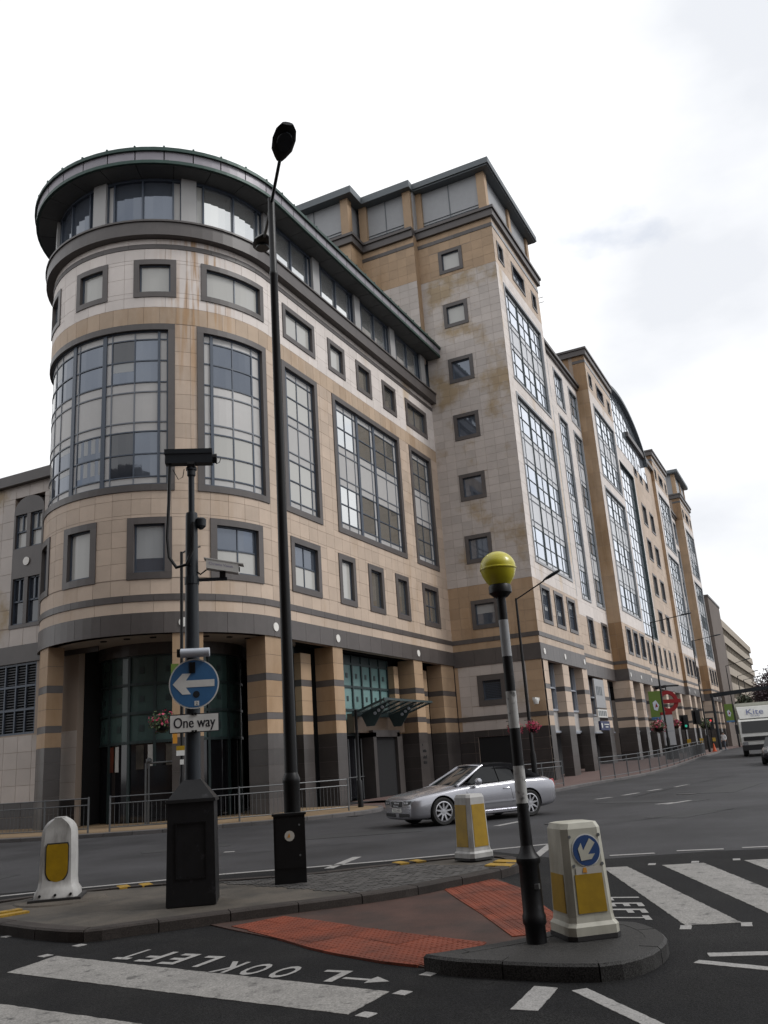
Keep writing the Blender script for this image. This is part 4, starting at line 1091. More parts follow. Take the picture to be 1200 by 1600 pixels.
# penthouse blocks behind tower 1 stepping back over the wing
zp0, zp1 = 34.5, 37.45
mb = MB(); mb.box(45.2, 47, YA, 22.4, 33.852, 34.322); mb.box(45.1, 47, YA, 22.4, 34.322, 34.502); mb.box(XK - .2, 47, 22.0, 34, 33.854, 34.324); mb.box(XK - .3, 47, 21.9, 34, 34.324, 34.504)
wbuild(mb, 'cornice', 'dark_stone', bld)
mb = MB(); mb.box(45.75, 55, 18.4, 22.4, zp0, zp1); mb.box(XK + .35, 55, 22.55, 34, zp0, zp1); mb.box(45.7, 47, 18.6, 22.5, 26.4, 34); mb.box(XK + .3, 47, 22.5, 34, 26.4, 34)
wbuild(mb, 'plant_room', 'lead_grey', bld)
mb = MB()
for z in (34.8, 35.0, 35.2):
    mb.box(46.3, 46.36, 13.8, 18.4, z, z + .03); mb.box(45.7, 45.76, 18.5, 22.4, z, z + .03); mb.box(XK + .3, XK + .36, 22.6, 33, z, z + .03); mb.box(46.5, 55, 13.69, 13.76, z, z + .03)
for y in (16.1, 20.4, 25.0): mb.box(46.3 if y < 18 else (45.7 if y < 22 else XK + .3), (46.37 if y < 18 else (45.77 if y < 22 else XK + .37)), y, y + .04, zp0, zp1)
wbuild(mb, 'plant_room_seams', 'parapet', bld)
for x, y in [(46.15, 18.0), (45.5, 18.5), (45.5, 21.75), (XK + .15, 22.35), (XK + .15, 27.5)]:
    wbuild(MB().box(x, x + .55, y, y + .55, zp0, zp1), 'plant_room_pier', 'ochre_stone', bld)
mb = MB(); mb.box(45.1, 55, 18.35, 22.5, zp1 + .002, zp1 + .502); mb.box(XK - .3, 55, 21.85, 34, zp1 + .004, zp1 + .498)
wbuild(mb, 'plant_room_roof', 'parapet', bld)

# ---- place the cladding: the 300 that show largest singly, the rest joined
PAN.sort(key=lambda p: -p[0])
NP = 300
JO = {}
for k, (ar, F, q, m) in enumerate(PAN):
    g = .006
    if k < NP:
        wbuild(MB().fbox(F, q[0] + g, q[1] - g, q[2] + g, q[3] - g, -.02, .012), 'stone_panel', m, bld)
    else:
        JO.setdefault(m, MB()).fbox(F, q[0] + g, q[1] - g, q[2] + g, q[3] - g, -.02, .012)
for m, mb in JO.items(): wbuild(mb, 'stone_cladding', m, bld, kind='stuff')

# ------------------------------------------------------------------ neighbouring buildings
# lower wing beyond the drum
lw_ = thing('office_wing', 'lower pale stone block with dark arched window bay beyond the round drum', 'building', (26, 34, 0), local=False)
FW = Face('x', 24.5)
Hw = [(27.15, 28.85, 7.7, 13.2), (27.2, 33.0, 3.55, 6.3), (31.5, 33.2, 7.7, 13.2)]
backing(FW, 25.0, 44, 0, 13.8, Hw, parent=lw_)
PAN2 = PAN; PAN = []
clad(FW, 25.0, 44, 1.05, 3.5, Hw, 'side_stone', .75, .6); clad(FW, 25.0, 44, 7.0, 13.75, Hw, 'side_stone', .75, .75); clad(FW, 25.0, 44, 0, 1.05, [], 'granite', .9, .55)
for ar, F, q, m in PAN: JO.setdefault('w' + m, MB()).fbox(F, q[0] + .009, q[1] - .009, q[2] + .009, q[3] - .006, -.02, .012)
for ar, F, q, m in sorted(PAN, key=lambda p: -p[0])[:0]: pass
for m in ('side_stone', 'granite'): wbuild(JO['w' + m], 'stone_cladding', m, lw_, kind='stuff')
mb = MB(); mb.fbox(FW, 24.0, 44, 6.3, 7.0, 0, .07); mb.fbox(FW, 24.0, 44, 13.75, 14.2, -.4, .25); wbuild(mb, 'cornice', 'dark_stone', lw_)
mb = MB(); mb.box(24.85, 40, 25.0, 44, 0, 14.1); wbuild(mb, 'core', 'void', lw_)
for a, b in [(27.15, 28.85), (31.5, 33.2)]:
    mb = MB(); mb.fbox(FW, a, b, 9.75, 11.0, -.2, .03); mb.fbox(FW, a, a + .1, 7.86, 9.74, -.2, .03); mb.fbox(FW, b - .1, b, 7.86, 9.74, -.2, .03); mb.fbox(FW, a, a + .1, 11.01, 12.44, -.2, .03); mb.fbox(FW, b - .1, b, 11.01, 12.44, -.2, .03); mb.fbox(FW, (a + b) / 2 - .1, (a + b) / 2 + .1, 7.86, 9.74, -.2, .03); mb.fbox(FW, (a + b) / 2 - .1, (a + b) / 2 + .1, 11.01, 12.44, -.2, .03); mb.fbox(FW, a, b, 7.7, 7.85, -.2, .04)
    arc = [(a, 12.6)] + [(a + (b - a) * (1 - math.cos(t)) / 2, 12.6 + .6 * math.sin(t)) for t in [math.pi * i / 10 for i in range(11)]] + [(b, 12.6)]
    mb.extr([FW.P(s, z, .03) for s, z in arc], (.23, 0, 0)); mb.fbox(FW, a, b, 12.45, 12.598, -.2, .031)
    bay = wbuild(mb, 'window_bay', 'dark_stone', lw_)
    for c0_, c1_ in ((a + .1, (a + b) / 2 - .1), ((a + b) / 2 + .1, b - .1)):
        for z0, z1, m in ((11.0, 12.45, 'glass_blind'), (7.85, 9.75, 'glass_dark')):
            fr = MB(); cm = (c0_ + c1_) / 2; zm = z0 + (z1 - z0) * .5
            fr.fbox(FW, cm - .03, cm + .03, zm, z1, -.15, -.06); fr.fbox(FW, c0_, c1_, zm - .03, zm + .03, -.15, -.06); fr.fbox(FW, c0_, c1_, z1 - .06, z1, -.15, -.06); fr.fbox(FW, c0_, c1_, z0, z0 + .06, -.15, -.05); fr.fbox(FW, c0_, c0_ + .05, z0, z1, -.15, -.061); fr.fbox(FW, c1_ - .05, c1_, z0, z1, -.15, -.061)
            wbuild(fr, 'sash', 'frame_blue', lw_, bay); wbuild(MB().fbox(FW, c0_, c1_, z0, z1, -.18, -.13), 'pane', m, lw_, bay)
P = FW.P(28.0, 10.4, .05); mb = MB(); mb.extr([(P[0], P[1] + .17 * math.cos(w), P[2] + .17 * math.sin(w)) for w in [2 * math.pi * i / 18 for i in range(18)]], (-.03, 0, 0)); wbuild(mb, 'disc', 'disc_white', lw_)
mb = MB()                                                    # louvred plant screen
for i in range(26): mb.fbox(FW, 27.2, 33.0, 3.6 + i * .104, 3.64 + i * .104, -.2, -.08)
wbuild(mb, 'louvre_blades', 'louvre', lw_)
mb = MB(); mb.fbox(FW, 27.2, 33.0, 3.55, 6.3, -.3, -.22); wbuild(mb, 'louvre_back', 'void', lw_)
mb = MB()
for s in (27.2, 27.75, 28.3, 28.9, 29.9, 31, 32, 32.9): mb.fbox(FW, s, s + .07, 3.55, 6.3, -.1, -.02)
for z in (3.55, 4.45, 5.35, 6.2): mb.fbox(FW, 27.2, 33.0, z, z + .08, -.1, -.022)
wbuild(mb, 'louvre_frame', 'frame_blue', lw_)

# brown block and ribbon-windowed offices down the street
bb = thing('brown_building', 'plain brown flank wall building after the last tower', 'building', (138, 18, 0), local=False)
mb = MB(); mb.box(131.7, 146, 12.9, 40, 0, 21.3); mat('brown_wall', (.13, .105, .09), .8, noise=.12, nscale=.6); wbuild(mb, 'wall', 'brown_wall', bb)
mb = MB(); mb.box(131.6, 146.1, 12.8, 40, 21.3, 21.6); wbuild(mb, 'roof', 'dark_stone', bb)
fo = thing('far_office', 'beige concrete office slab with dark ribbon windows far down the street', 'building', (170, 18, 0), local=False)
mat('far_beige', (.36, .31, .25), .8, noise=.06, nscale=.5)
zt = at_y(1121, 962, 13.2).z
nf = 8; fh = zt / nf
for k in range(nf):
    wbuild(MB().box(147, 205, 13.2, 34, k * fh + fh * .5, (k + 1) * fh), 'spandrel_wall', 'far_beige', fo)
    wbuild(MB().box(147.2, 205, 13.6, 34, k * fh, k * fh + fh * .5), 'ribbon_window', 'glass_dark', fo)
    mbx = MB()
    for i in range(20): mbx.box(147.3 + i * 2.9, 147.6 + i * 2.9, 13.4, 13.7, k * fh, k * fh + fh * .5)
    wbuild(mbx, 'mullions', 'far_beige', fo, kind='stuff')
wbuild(MB().box(160, 175, 17, 28, zt, zt + 2.5), 'roof_plant', 'lead_grey', fo)
# roof aerials
aer = thing('roof_aerial', 'thin television aerial on the roof between the first two towers', 'aerial', (58.2, 15.6, 31.25), local=True)
MB().tube([(0, 0, 0), (0, 0, 4.1)], .03, 6).build('mast', 'galv', aer)
mb = MB()
for z, w in ((3.9, 1.6), (3.0, 2.0), (2.6, 2.0), (2.2, 1.4)): mb.tube([(0, .4, z), (0, -w, z - .05)], .022, 5)
mb.build('rods', 'galv', aer)

# unseen terrace added behind the viewpoint to shade the street and fill reflections
ob = thing('shading_terrace', 'unseen dark brick terrace with sash windows, added behind the viewpoint for shade', 'building', (-10, 4, 0), local=False)
mat('brick_dark', (.12, .075, .055), .85, noise=.15, nscale=2)
wbuild(MB().box(-20, -4.5, -34, 42, 0, 22), 'wall', 'brick_dark', ob)
wbuild(MB().box(-20.3, -4.2, -34.3, 42.3, 22, 22.6), 'parapet', 'dark_stone', ob)
for fl in range(5):
    for k in range(18):
        y0 = -32 + k * 4.1; z0 = 1.0 + fl * 4.0
        wbuild(MB().box(-4.52, -4.45, y0, y0 + 1.5, z0, z0 + 2.4), 'window', 'glass_dark', ob)

# incised lettering beside the entrance, too small to read
mb = MB(); rr_ = random.Random(3)
for k, z in enumerate((2.25, 1.95, 1.65, 1.4)):
    for i in range(1 if k == 0 else 5): mb.box(40.86 + i * .09, 40.92 + i * .09, YA - .012, YA - .004, z, z + rr_.uniform(.09, .16))
wbuild(mb, 'incised_lettering', 'void', bld, kind='stuff')

# ------------------------------------------------------------------ street furniture
# Belisha beacon
bz = .125
be = thing('belisha_beacon', 'black and white banded crossing beacon with yellow globe on small kerbed island', 'beacon', (7.58, 2.52, bz))
mb = MB(); mb.lathe([(.085, 0), (.085, .13), (.098, .15), (.098, .21), (.088, .23), (.086, .60), (.102, .625), (.102, .66), (.07, .70), (.052, .76)], n=20); mb.build('base', 'black_worn', be, smooth=True)
zz = [.66, 1.10, 1.41, 1.73, 2.05, 2.36, 2.69, 2.95]
for i in range(7):
    r0 = .052 - .0015 * i
    m = 'black_worn' if i % 2 == 0 else ('white_worn' if i < 5 else 'grey_band')
    MB().lathe([(r0, zz[i]), (r0 - .001, zz[i + 1])], n=16).build('pole_band', m, be, smooth=True)
MB().lathe([(.06, 2.90), (.105, 2.94), (.105, 3.00), (.085, 3.03)], n=20).build('collar', 'black_paint', be, smooth=True)
g = [(.085, -.16), (.12, -.115), (.15, -.06), (.163, -.008), (.17, -.004), (.17, .006), (.163, .012)] + [(.165 * math.cos(R(a)), .012 + .155 * math.sin(R(a))) for a in range(8, 91, 8)] + [(.001, .168)]
MB().lathe(g, (0, 0, 3.165), 28).build('globe', 'beacon_yellow', be, smooth=True)
MB().obox((-.05, -.07), .02, .02, .42, .46).build('latch', 'galv', be)

# internally lit keep-left bollard on the small island
def sq_bollard(name, label, loc, rz, H=.91, hw=.205, top=.9, sign=True, m='bollard_white', flare=.30, gw=.13):
    b = thing(name, label, 'bollard', loc, rz, 'illuminated traffic bollards')
    h0 = .14
    def oct_(h, c): return [(-h, -h + c), (-h + c, -h), (h - c, -h), (h, -h + c), (h, h - c), (h - c, h), (-h + c, h), (-h, h - c)]
    def ring(mbb, prof, c, mi=0):
        vs = []; n = 8
        for h, z in prof: vs += [(x, y, z) for x, y in oct_(h, min(c, h * .5))]
        fs = [tuple(range(n))[::-1]]
        for i in range(len(prof) - 1):
            for k in range(n): l = (k + 1) % n; fs.append((i * n + k, i * n + l, (i + 1) * n + l, (i + 1) * n + k))
        m_ = (len(prof) - 1) * n; fs.append(tuple(range(m_, m_ + n))); mbb._add(vs, fs, mi); return mbb
    ring(MB(), [(flare * .80, 0), (flare * .8, .035)], .06).build('rubber_foot', 'rubber', b)
    ring(MB(), [(flare * .77, .035), (flare * .77, .10), (flare * .70, .13), (hw, h0 + .03)], .05).build('plinth', m, b)
    hb = hw; ht = hw * top
    ring(MB(), [(hb, .15), (ht, H - .05), (ht - .02, H - .005), (ht - .05, H)], .05).build('body', m, b)
    def on_face(k, s, z, d):                                 # point on face k (0:-y,1:-x ...) at sideways s, height z
        w = hb + (ht - hb) * (z - .15) / (H - .2) + d
        return {0: (s, -w, z), 1: (-w, -s, z), 2: (-s, w, z), 3: (w, s, z)}[k]
    for k in range(4):
        z0, z1 = (.20, .50) if sign else (.19, .80)
        mb = MB(); q = [(-gw, z0), (gw, z0), (gw * (.95), z1), (-gw * .95, z1)]
        a = [on_face(k, s, z, .002) for s, z in q]; c = [on_face(k, s, z, .006) for s, z in q]
        mb.hexa(a + c); mb.build('yellow_panel', 'bollard_yellow', b)
    if sign:
        k = 0
        def flat(pts, d, m_, nm):
            a = [on_face(k, s, z, d) for s, z in pts]; c = [on_face(k, s, z, d + .003) for s, z in pts]
            n = len(pts); mbb = MB(); mbb._add(a + c, [tuple(range(n))[::-1], tuple(range(n, 2 * n))] + [(i, (i + 1) % n, n + (i + 1) % n, n + i) for i in range(n)]); mbb.build(nm, m_, b)
        cz_, rr = .685, .132
        flat([(rr * math.cos(2 * math.pi * i / 28) + .01, cz_ + rr * math.sin(2 * math.pi * i / 28)) for i in range(28)], .002, 'sign_white', 'sign_border')
        rr = .122
        flat([(rr * math.cos(2 * math.pi * i / 28) + .01, cz_ + rr * math.sin(2 * math.pi * i / 28)) for i in range(28)], .006, 'sign_blue_dark', 'sign_disc')
        ar = [(-.03, .095), (.03, .095), (.026, -.02), (.075, .02), (.072, -.035), (0, -.10), (-.072, -.035), (-.075, .02), (-.026, -.02)]
        an = R(-38)
        flat([(x * math.cos(an) - z * math.sin(an) + .01, cz_ + x * math.sin(an) + z * math.cos(an)) for x, z in ar], .010, 'bollard_white', 'sign_arrow')
        flat([(-.11, .50), (.12, .50), (.12, .555), (-.11, .555)], .003, 'sticker', 'torn_sticker')
        flat([(-.05, .515), (-.01, .51), (-.015, .55), (-.04, .552)], .007, 'sticker_orange', 'torn_sticker')
        for s, z in ((-.13, .80), (.14, .80), (.14, .57), (-.12, .57)):
            flat([(s + .014 * math.cos(t), z + .014 * math.sin(t)) for t in [2 * math.pi * i / 8 for i in range(8)]], .002, 'galv', 'bolt')
    return b
# the sign face looks towards the camera side of the right-hand road
sq_bollard('guide_bollard', 'white square bollard with blue arrow disc, stained by a torn sticker, beside the beacon', (7.93, 2.2, .128), R(-50))
sq_bollard('guide_bollard', 'square bollard with tall yellow panels at the far tip of the long island', (13.3, 5.28, .125), R(-28), H=.95, sign=False, m='bollard_grey', gw=.135)
# rounded guide bollard
rb = thing('rounded_bollard', 'round-topped white bollard with one yellow shield on concrete bed', 'bollard', (9.52, 9.97, .135), R(-52))
def stad(w, d, z, top=False): pass
prof = [(0, .29), (.10, .27), (.17, .22), (.26, .205), (.55, .20), (.75, .19)]
mb = MB(); vs = []; N_ = 12; rows_ = []
def ringpts(h, w, dp, c=.05): return [(-w, -dp + c, h), (-w + c, -dp, h), (w - c, -dp, h), (w, -dp + c, h), (w, dp - c, h), (w - c, dp, h), (-w + c, dp, h), (-w, dp - c, h)]
sec = [(0, .285, .27), (.10, .28, .26), (.16, .245, .22), (.26, .235, .20), (.55, .232, .195), (.84, .222, .185)]
for a in range(15, 91, 15): sec.append((.84 + .22 * math.sin(R(a)), .222 * max(math.cos(R(a)), .3), .175))
for h, w, dp in sec: vs += ringpts(h, w, dp, min(.05, w * .4))
fs = [tuple(range(8))[::-1]]
for i in range(len(sec) - 1):
    for k in range(8): l = (k + 1) % 8; fs.append((i * 8 + k, i * 8 + l, (i + 1) * 8 + l, (i + 1) * 8 + k))
m_ = (len(sec) - 1) * 8; fs.append(tuple(range(m_, m_ + 8)))
mb._add(vs, fs); mb.build('body', 'bollard_grey', rb, smooth=True)
mb = MB(); pts = [(-.13, .72), (.13, .72), (.145, .68)] + [(.145 * math.cos(R(a)), .38 + .16 * math.sin(R(a))) for a in range(0, -181, -15)] + [(-.145, .68)]
def sh(s, d): return [(x * s, -.197 - d, .5 + (z - .5) * s) for x, z in pts]
MB().extr(sh(1.05, .0), (0, -.006, 0)).build('shield_edge', 'rubber', rb); MB().extr(sh(.97, .004), (0, -.006, 0)).build('yellow_shield', 'bollard_yellow', rb)
MB().box(-.34, .34, -.34, .34, -.03, .03).build('rubber_foot', 'rubber', rb)
for x in (-.2, 0, .2): MB().lathe([(.018, -.28), (.018, -.262), (.001, -.262)], (x, 0, .07), 8, axis='y').build('bolt', 'void', rb)

# feeder cabinet and lamp column
cab = thing('control_cabinet', 'small black metal control cabinet with sticker on the long island', 'cabinet', (11.0, 7.12, .115), R(-57))
MB().box(-.22, .22, -.1, .12, 0, .89).build('body', 'black_paint', cab); MB().box(-.24, .24, -.12, .14, .89, .92).build('lid', 'black_paint', cab)
MB().box(-.19, .19, -.112, -.1, .20, .86).build('door', 'black_paint', cab)
mb = MB(); mb.extr([(.07 * math.cos(t), -.113, .62 + .07 * math.sin(t)) for t in [2 * math.pi * i / 12 for i in range(12)]], (0, -.004, 0)); st = mb.build('sticker', 'sticker', cab)
MB().extr([(-.03, -.118, .60), (.01, -.118, .60), (0, -.118, .66)], (0, -.003, 0)).build('sticker_flash', 'sticker_orange', cab)
for z in (.36, .76): MB().lathe([(.014, -.122), (.014, -.112)], (.14, 0, z), 8, axis='y').build('lock', 'galv', cab)

def lantern(mb_, c, ax, up, L=.75, w=.19, mi=0):
    """street lantern: a tapering shell along ax from its socket"""
    ax = Vector(ax).normalized(); up = Vector(up); up = (up - ax * up.dot(ax)).normalized(); sd = ax.cross(up); c = Vector(c)
    st_ = [(0, .25, .25), (.10, .5, .6), (.3, .9, .9), (.6, 1.0, 1.0), (.85, .85, .8), (1.0, .5, .45)]
    vs = []; n = 10
    for t, sw, sh_ in st_:
        for k in range(n):
            a = 2 * math.pi * k / n
            y = math.sin(a) * w * .52 * sh_
            if y < 0: y *= .55
            vs.append(c + ax * (t * L) + sd * (math.cos(a) * w * sw) + up * y)
    fs = [tuple(range(n))[::-1]]
    for i in range(len(st_) - 1):
        for k in range(n): l = (k + 1) % n; fs.append((i * n + k, i * n + l, (i + 1) * n + l, (i + 1) * n + k))
    m2 = (len(st_) - 1) * n; fs.append(tuple(range(m2, m2 + n))); mb_._add(vs, fs, mi)
LB = Vector((11.55, 7.41, .115))
lp = thing('street_lamp', 'tall black twin-headed lamp column on the long island', 'street lamp', LB)
MB().lathe([(.13, 0), (.125, .02), (.122, 1.30), (.135, 1.34), (.13, 1.38), (.098, 1.46)], n=20).build('base', 'black_paint', lp, smooth=True)
MB().lathe([(.098, 1.44), (.076, 6.0), (.068, 9.9), (.075, 9.92), (.075, 9.98), (.064, 10.0), (.06, 11.5)], n=18).build('pole', 'black_paint', lp, smooth=True)
vd = Vector((LB.x, LB.y, 0)).normalized(); rt = Vector((vd.y, -vd.x, 0))
# outreach arm towards the road on our side and the other way
dirA = Vector((-.72, -.69, 0)); dirB = Vector((.77, .64, 0))
T0 = Vector((0, 0, 11.4))
a1 = T0 + dirA * .92 + Vector((0, 0, .25))
mb = MB(); mb.tube([T0 - Vector((0, 0, .4)), T0, a1], .03, 8); mb.build('arm', 'black_paint', lp)
mb = MB(); lantern(mb, a1 - dirA * .05, dirA + Vector((0, 0, .18)), (0, 0, 1), .78, .2); hd = mb.build('lantern', 'black_paint', lp, smooth=True)
a2 = T0 + dirB * 1.25 + Vector((0, 0, .15))
mb = MB(); mb.tube([T0 - Vector((0, 0, .4)), T0, a2], .03, 8); mb.build('arm', 'black_paint', lp)
mb = MB(); lantern(mb, a2 - dirB * .05, dirB + Vector((0, 0, .18)), (0, 0, 1), .78, .2); mb.build('lantern', 'black_paint', lp, smooth=True)
def bowl(c, ax, nm='lamp_bowl'):
    ax = Vector(ax).normalized(); c = Vector(c); sd = ax.cross(Vector((0, 0, 1))).normalized(); dn = -sd.cross(ax).normalized()
    if dn.z > 0: dn = -dn
    p = [c + ax * (.42 + .2 * math.cos(t)) + sd * (.13 * math.sin(t)) + dn * .045 for t in [2 * math.pi * i / 14 for i in range(14)]]
    return MB().extr(p, dn * .03).build(nm, 'cctv_grey', lp)
bowl(a1, dirA + Vector((0, 0, .18))); bowl(a2, dirB + Vector((0, 0, .18)))
p = [(.083 * math.cos(t), .083 * math.sin(t)) for t in (R(200), R(220), R(240), R(260))]
mb = MB(); mb.faces([(x * 1.09, y * 1.09, z) for z in (2.35, 2.62) for x, y in p], [(0, 1, 5, 4), (1, 2, 6, 5), (2, 3, 7, 6)]); mb.build('sticker', 'sign_grey', lp, recalc=False)

mat('lettering_mauve', (.22, .20, .34), .6)
# CCTV mast on its black box
CB = Vector((9.38, 7.52, .115))
ct = thing('cctv_mast', 'black camera mast rising from tapered black box on the long island', 'camera mast', CB, R(-57))
mb = MB(); hb_ = .30
mb.hexa([(-.30, -.30, 0), (.30, -.30, 0), (.30, .30, 0), (-.30, .30, 0), (-.285, -.285, 1.20), (.285, -.285, 1.20), (.285, .285, 1.20), (-.285, .285, 1.20)])
mb.build('box', 'black_worn', ct)
MB().hexa([(-.31, -.31, 1.20), (.31, -.31, 1.20), (.31, .31, 1.20), (-.31, .31, 1.20), (-.30, -.30, 1.24), (.30, -.30, 1.24), (.30, .30, 1.24), (-.30, .30, 1.24)]).build('rim', 'black_paint', ct)
MB().hexa([(-.29, -.29, 1.24), (.29, -.29, 1.24), (.29, .29, 1.24), (-.29, .29, 1.24), (-.11, -.11, 1.47), (.11, -.11, 1.47), (.11, .11, 1.47), (-.11, .11, 1.47)]).build('cap', 'black_worn', ct)
mb = MB()
for a in ((-.18, .18, .95, .97), (-.18, .18, .30, .32)): mb.box(a[0], a[1], -.303, -.28, a[2], a[3])
mb.box(-.19, -.175, -.303, -.28, .3, .97); mb.box(.175, .19, -.303, -.28, .3, .97); mb.build('door_trim', 'black_paint', ct)
MB().lathe([(.105, 1.45), (.098, 3.0), (.088, 4.2), (.083, 5.02), (.078, 5.06)], n=18).build('pole', 'cctv_grey', ct, smooth=True)
MB().lathe([(.043, 5.03), (.043, 5.60), (.06, 5.62), (.06, 5.70), (.075, 5.70), (.075, 5.74), (.05, 5.76), (.05, 5.80)], n=14).build('upper_pole', 'cctv_grey', ct, smooth=True)
MB().lathe([(.085, -.05), (.085, .05)], (0, 0, 5.77), 14, axis='x').build('pan_tilt_head', 'black_paint', ct)
mb = MB(); ca2 = R(5)
mb.box(-.36, .30, -.075, .075, 5.79, 5.93); mb.box(-.37, .30, -.085, .085, 5.93, 6.0)
hs = mb.build('camera_housing', 'cctv_grey', ct); mb2 = MB(); mb2.lathe([(.066, .30), (.07, .36), (.001, .36)], (0, 0, 5.87), 10, axis='x'); mb2.build('camera_lens', 'void', hs); 
mb2 = MB(); mb2.tube([(.28, -.03, 5.84), (.36, -.03, 5.78), (.40, -.03, 5.80), (.42, -.03, 5.87)], .006, 5); mb2.build('wiper', 'black_paint', hs)
mb = MB(); mb.tube([(-.30, -.02, 5.8), (-.31, -.03, 5.2), (-.33, -.05, 4.7), (-.30, -.06, 4.42), (-.20, -.08, 4.27), (-.06, -.10, 4.30), (.02, -.10, 4.5), (.03, -.10, 4.9)], .024, 8); mb.build('cable', 'black_paint', ct, smooth=True)
mb = MB(); mb.tube([(-.26, 0, 5.72), (-.18, -.02, 5.56), (-.12, 0, 5.60), (-.10, 0, 5.72)], .006, 5); mb.build('cable', 'black_paint', ct)
mb = MB(); mb.lathe([(.03, 4.82), (.07, 4.86), (.075, 4.96), (.05, 4.98)], (.13, -.02, 0), 12); mb.build('photocell', 'cctv_grey', ct, smooth=True)
# second camera on a side arm
mb = MB(); mb.box(.05, .48, -.02, .02, 4.08, 4.12); mb.lathe([(.10, 4.04), (.10, 4.14)], (0, 0, 0), 16); mb.build('side_arm', 'cctv_grey', ct)
MB().box(.38, .46, -.04, .04, 4.12, 4.2).build('camera_stand', 'black_paint', ct)
mb = MB(); mb.hexa([(.20, -.08, 4.25), (.64, -.08, 4.16), (.64, .08, 4.16), (.20, .08, 4.25), (.20, -.08, 4.38), (.64, -.08, 4.29), (.64, .08, 4.29), (.20, .08, 4.38)]); s2 = mb.build('side_camera', 'sign_white', ct)
mb = MB(); mb.hexa([(.17, -.085, 4.385), (.71, -.085, 4.275), (.71, .085, 4.275), (.17, .085, 4.385), (.17, -.085, 4.40), (.71, -.085, 4.29), (.71, .085, 4.29), (.17, .085, 4.40)]); mb.build('sun_shield', 'sign_white', s2)
mb = MB(); text_on(mb, 'Chroma Vision', .055, (.40, -.081, 4.265), Vector((.44, 0, -.09)).normalized(), (0, 0, 1), (0, -1, 0), .001, 'CENTER'); mb.build('lettering', 'lettering_mauve', s2, recalc=False)
mb = MB(); mb.tube([(.20, 0, 4.24), (.12, -.03, 4.17), (.03, -.05, 4.24), (-.02, -.09, 4.3)], .012, 6); mb.build('cable', 'black_paint', ct)
mb = MB(); mb.lathe([(.035, .642), (.035, .655), (.001, .655)], (0, 0, 4.225), 12, axis='x'); mb.build('camera_lens', 'void', s2)

# signs on the mast
F0 = CB + Vector((0, 0, 0)); nrm = Matrix.Rotation(R(-57), 3, 'Z') @ Vector((0, -1, 0)); side_ = Matrix.Rotation(R(-57), 3, 'Z') @ Vector((1, 0, 0))
sg = thing('one_way_sign', 'round blue sign with white arrow pointing left on the camera mast', 'road sign', CB + nrm * .13 + side_ * .035 + Vector((0, 0, 2.68)), R(-57))
def disc_(r, d0, th, m_, nm, par, n=40): return MB().extr([(r * math.cos(2 * math.pi * i / n), -d0, r * math.sin(2 * math.pi * i / n)) for i in range(n)], (0, -th, 0)).build(nm, m_, par)
disc_(.325, 0, .008, 'sign_white', 'border', sg); disc_(.308, .008, .003, 'sign_blue', 'disc', sg)
ar = [(-.275, .0), (-.15, .135), (-.04, .135), (-.105, .045), (.265, .045), (.265, -.045), (-.105, -.045), (-.04, -.135), (-.15, -.135)]
MB().extr([(x, -.0115, z) for x, z in ar], (0, -.003, 0)).build('arrow', 'sign_white', sg)
disc_(.045, .0115, .002, 'cctv_grey', 'sticker', sg, 14).location = (.03, 0, -.14)
mb = MB(); mb.box(.005, .065, -.0135, -.0116, -.285, -.225); s_ = mb.build('number_label', 'sign_white', sg)
mb = MB(); text_on(mb, '2', .06, (.035, -.0155, -.277), (1, 0, 0), (0, 0, 1), (0, -1, 0), .0, 'CENTER'); mb.build('number', 'sign_black', s_, recalc=False)
for x in (-.04, .0): MB().box(x - .018, x + .018, -.03, -.0116, .14, .28).build('clamp', 'black_paint', sg)
mb = MB(); mb.lathe([(.055, -.19), (.06, -.185), (.06, .185), (.055, .19)], (.02, -.05, .40), 14, axis='x'); mb.build('sign_light', 'sign_grey', sg, smooth=True)
MB().box(-.22, -.14, -.03, .06, .36, .46).build('light_bracket', 'black_paint', sg)
mb = MB(); mb.box(-.03, .03, 0, .14, -.2, -.15); mb.box(-.03, .03, 0, .14, .15, .2); mb.build('fixing', 'black_paint', sg)
ow = thing('one_way_plate', 'white plate reading One way below the round arrow sign', 'road sign', CB + nrm * .13 + side_ * .035 + Vector((0, 0, 2.175)), R(-57))
MB().box(-.32, .32, 0, .008, -.12, .12).build('backing', 'sign_black', ow); MB().box(-.308, .308, -.003, 0, -.108, .108).build('face', 'sign_white', ow)
mb = MB(); v, f_ = text_polys('One way', .19, 'CENTER', 1.0); wv_ = max(p[0] for p in v) - min(p[0] for p in v)
sx = .53 / wv_
import itertools
for dx in (-.003, 0, .003): text_on(mb, 'One way', .19, (dx, -.0035, -.055), (1, 0, 0), (0, 0, 1), (0, -1, 0), .0008 * (dx / .003 + 2), 'CENTER', sx)
mb.build('lettering', 'sign_black', ow, recalc=False)
for x in (-.02, .02):
    for z in (.10, -.12): MB().box(x - .014, x + .014, -.016, .12, z, z + .03).build('clamp', 'black_paint', ow)

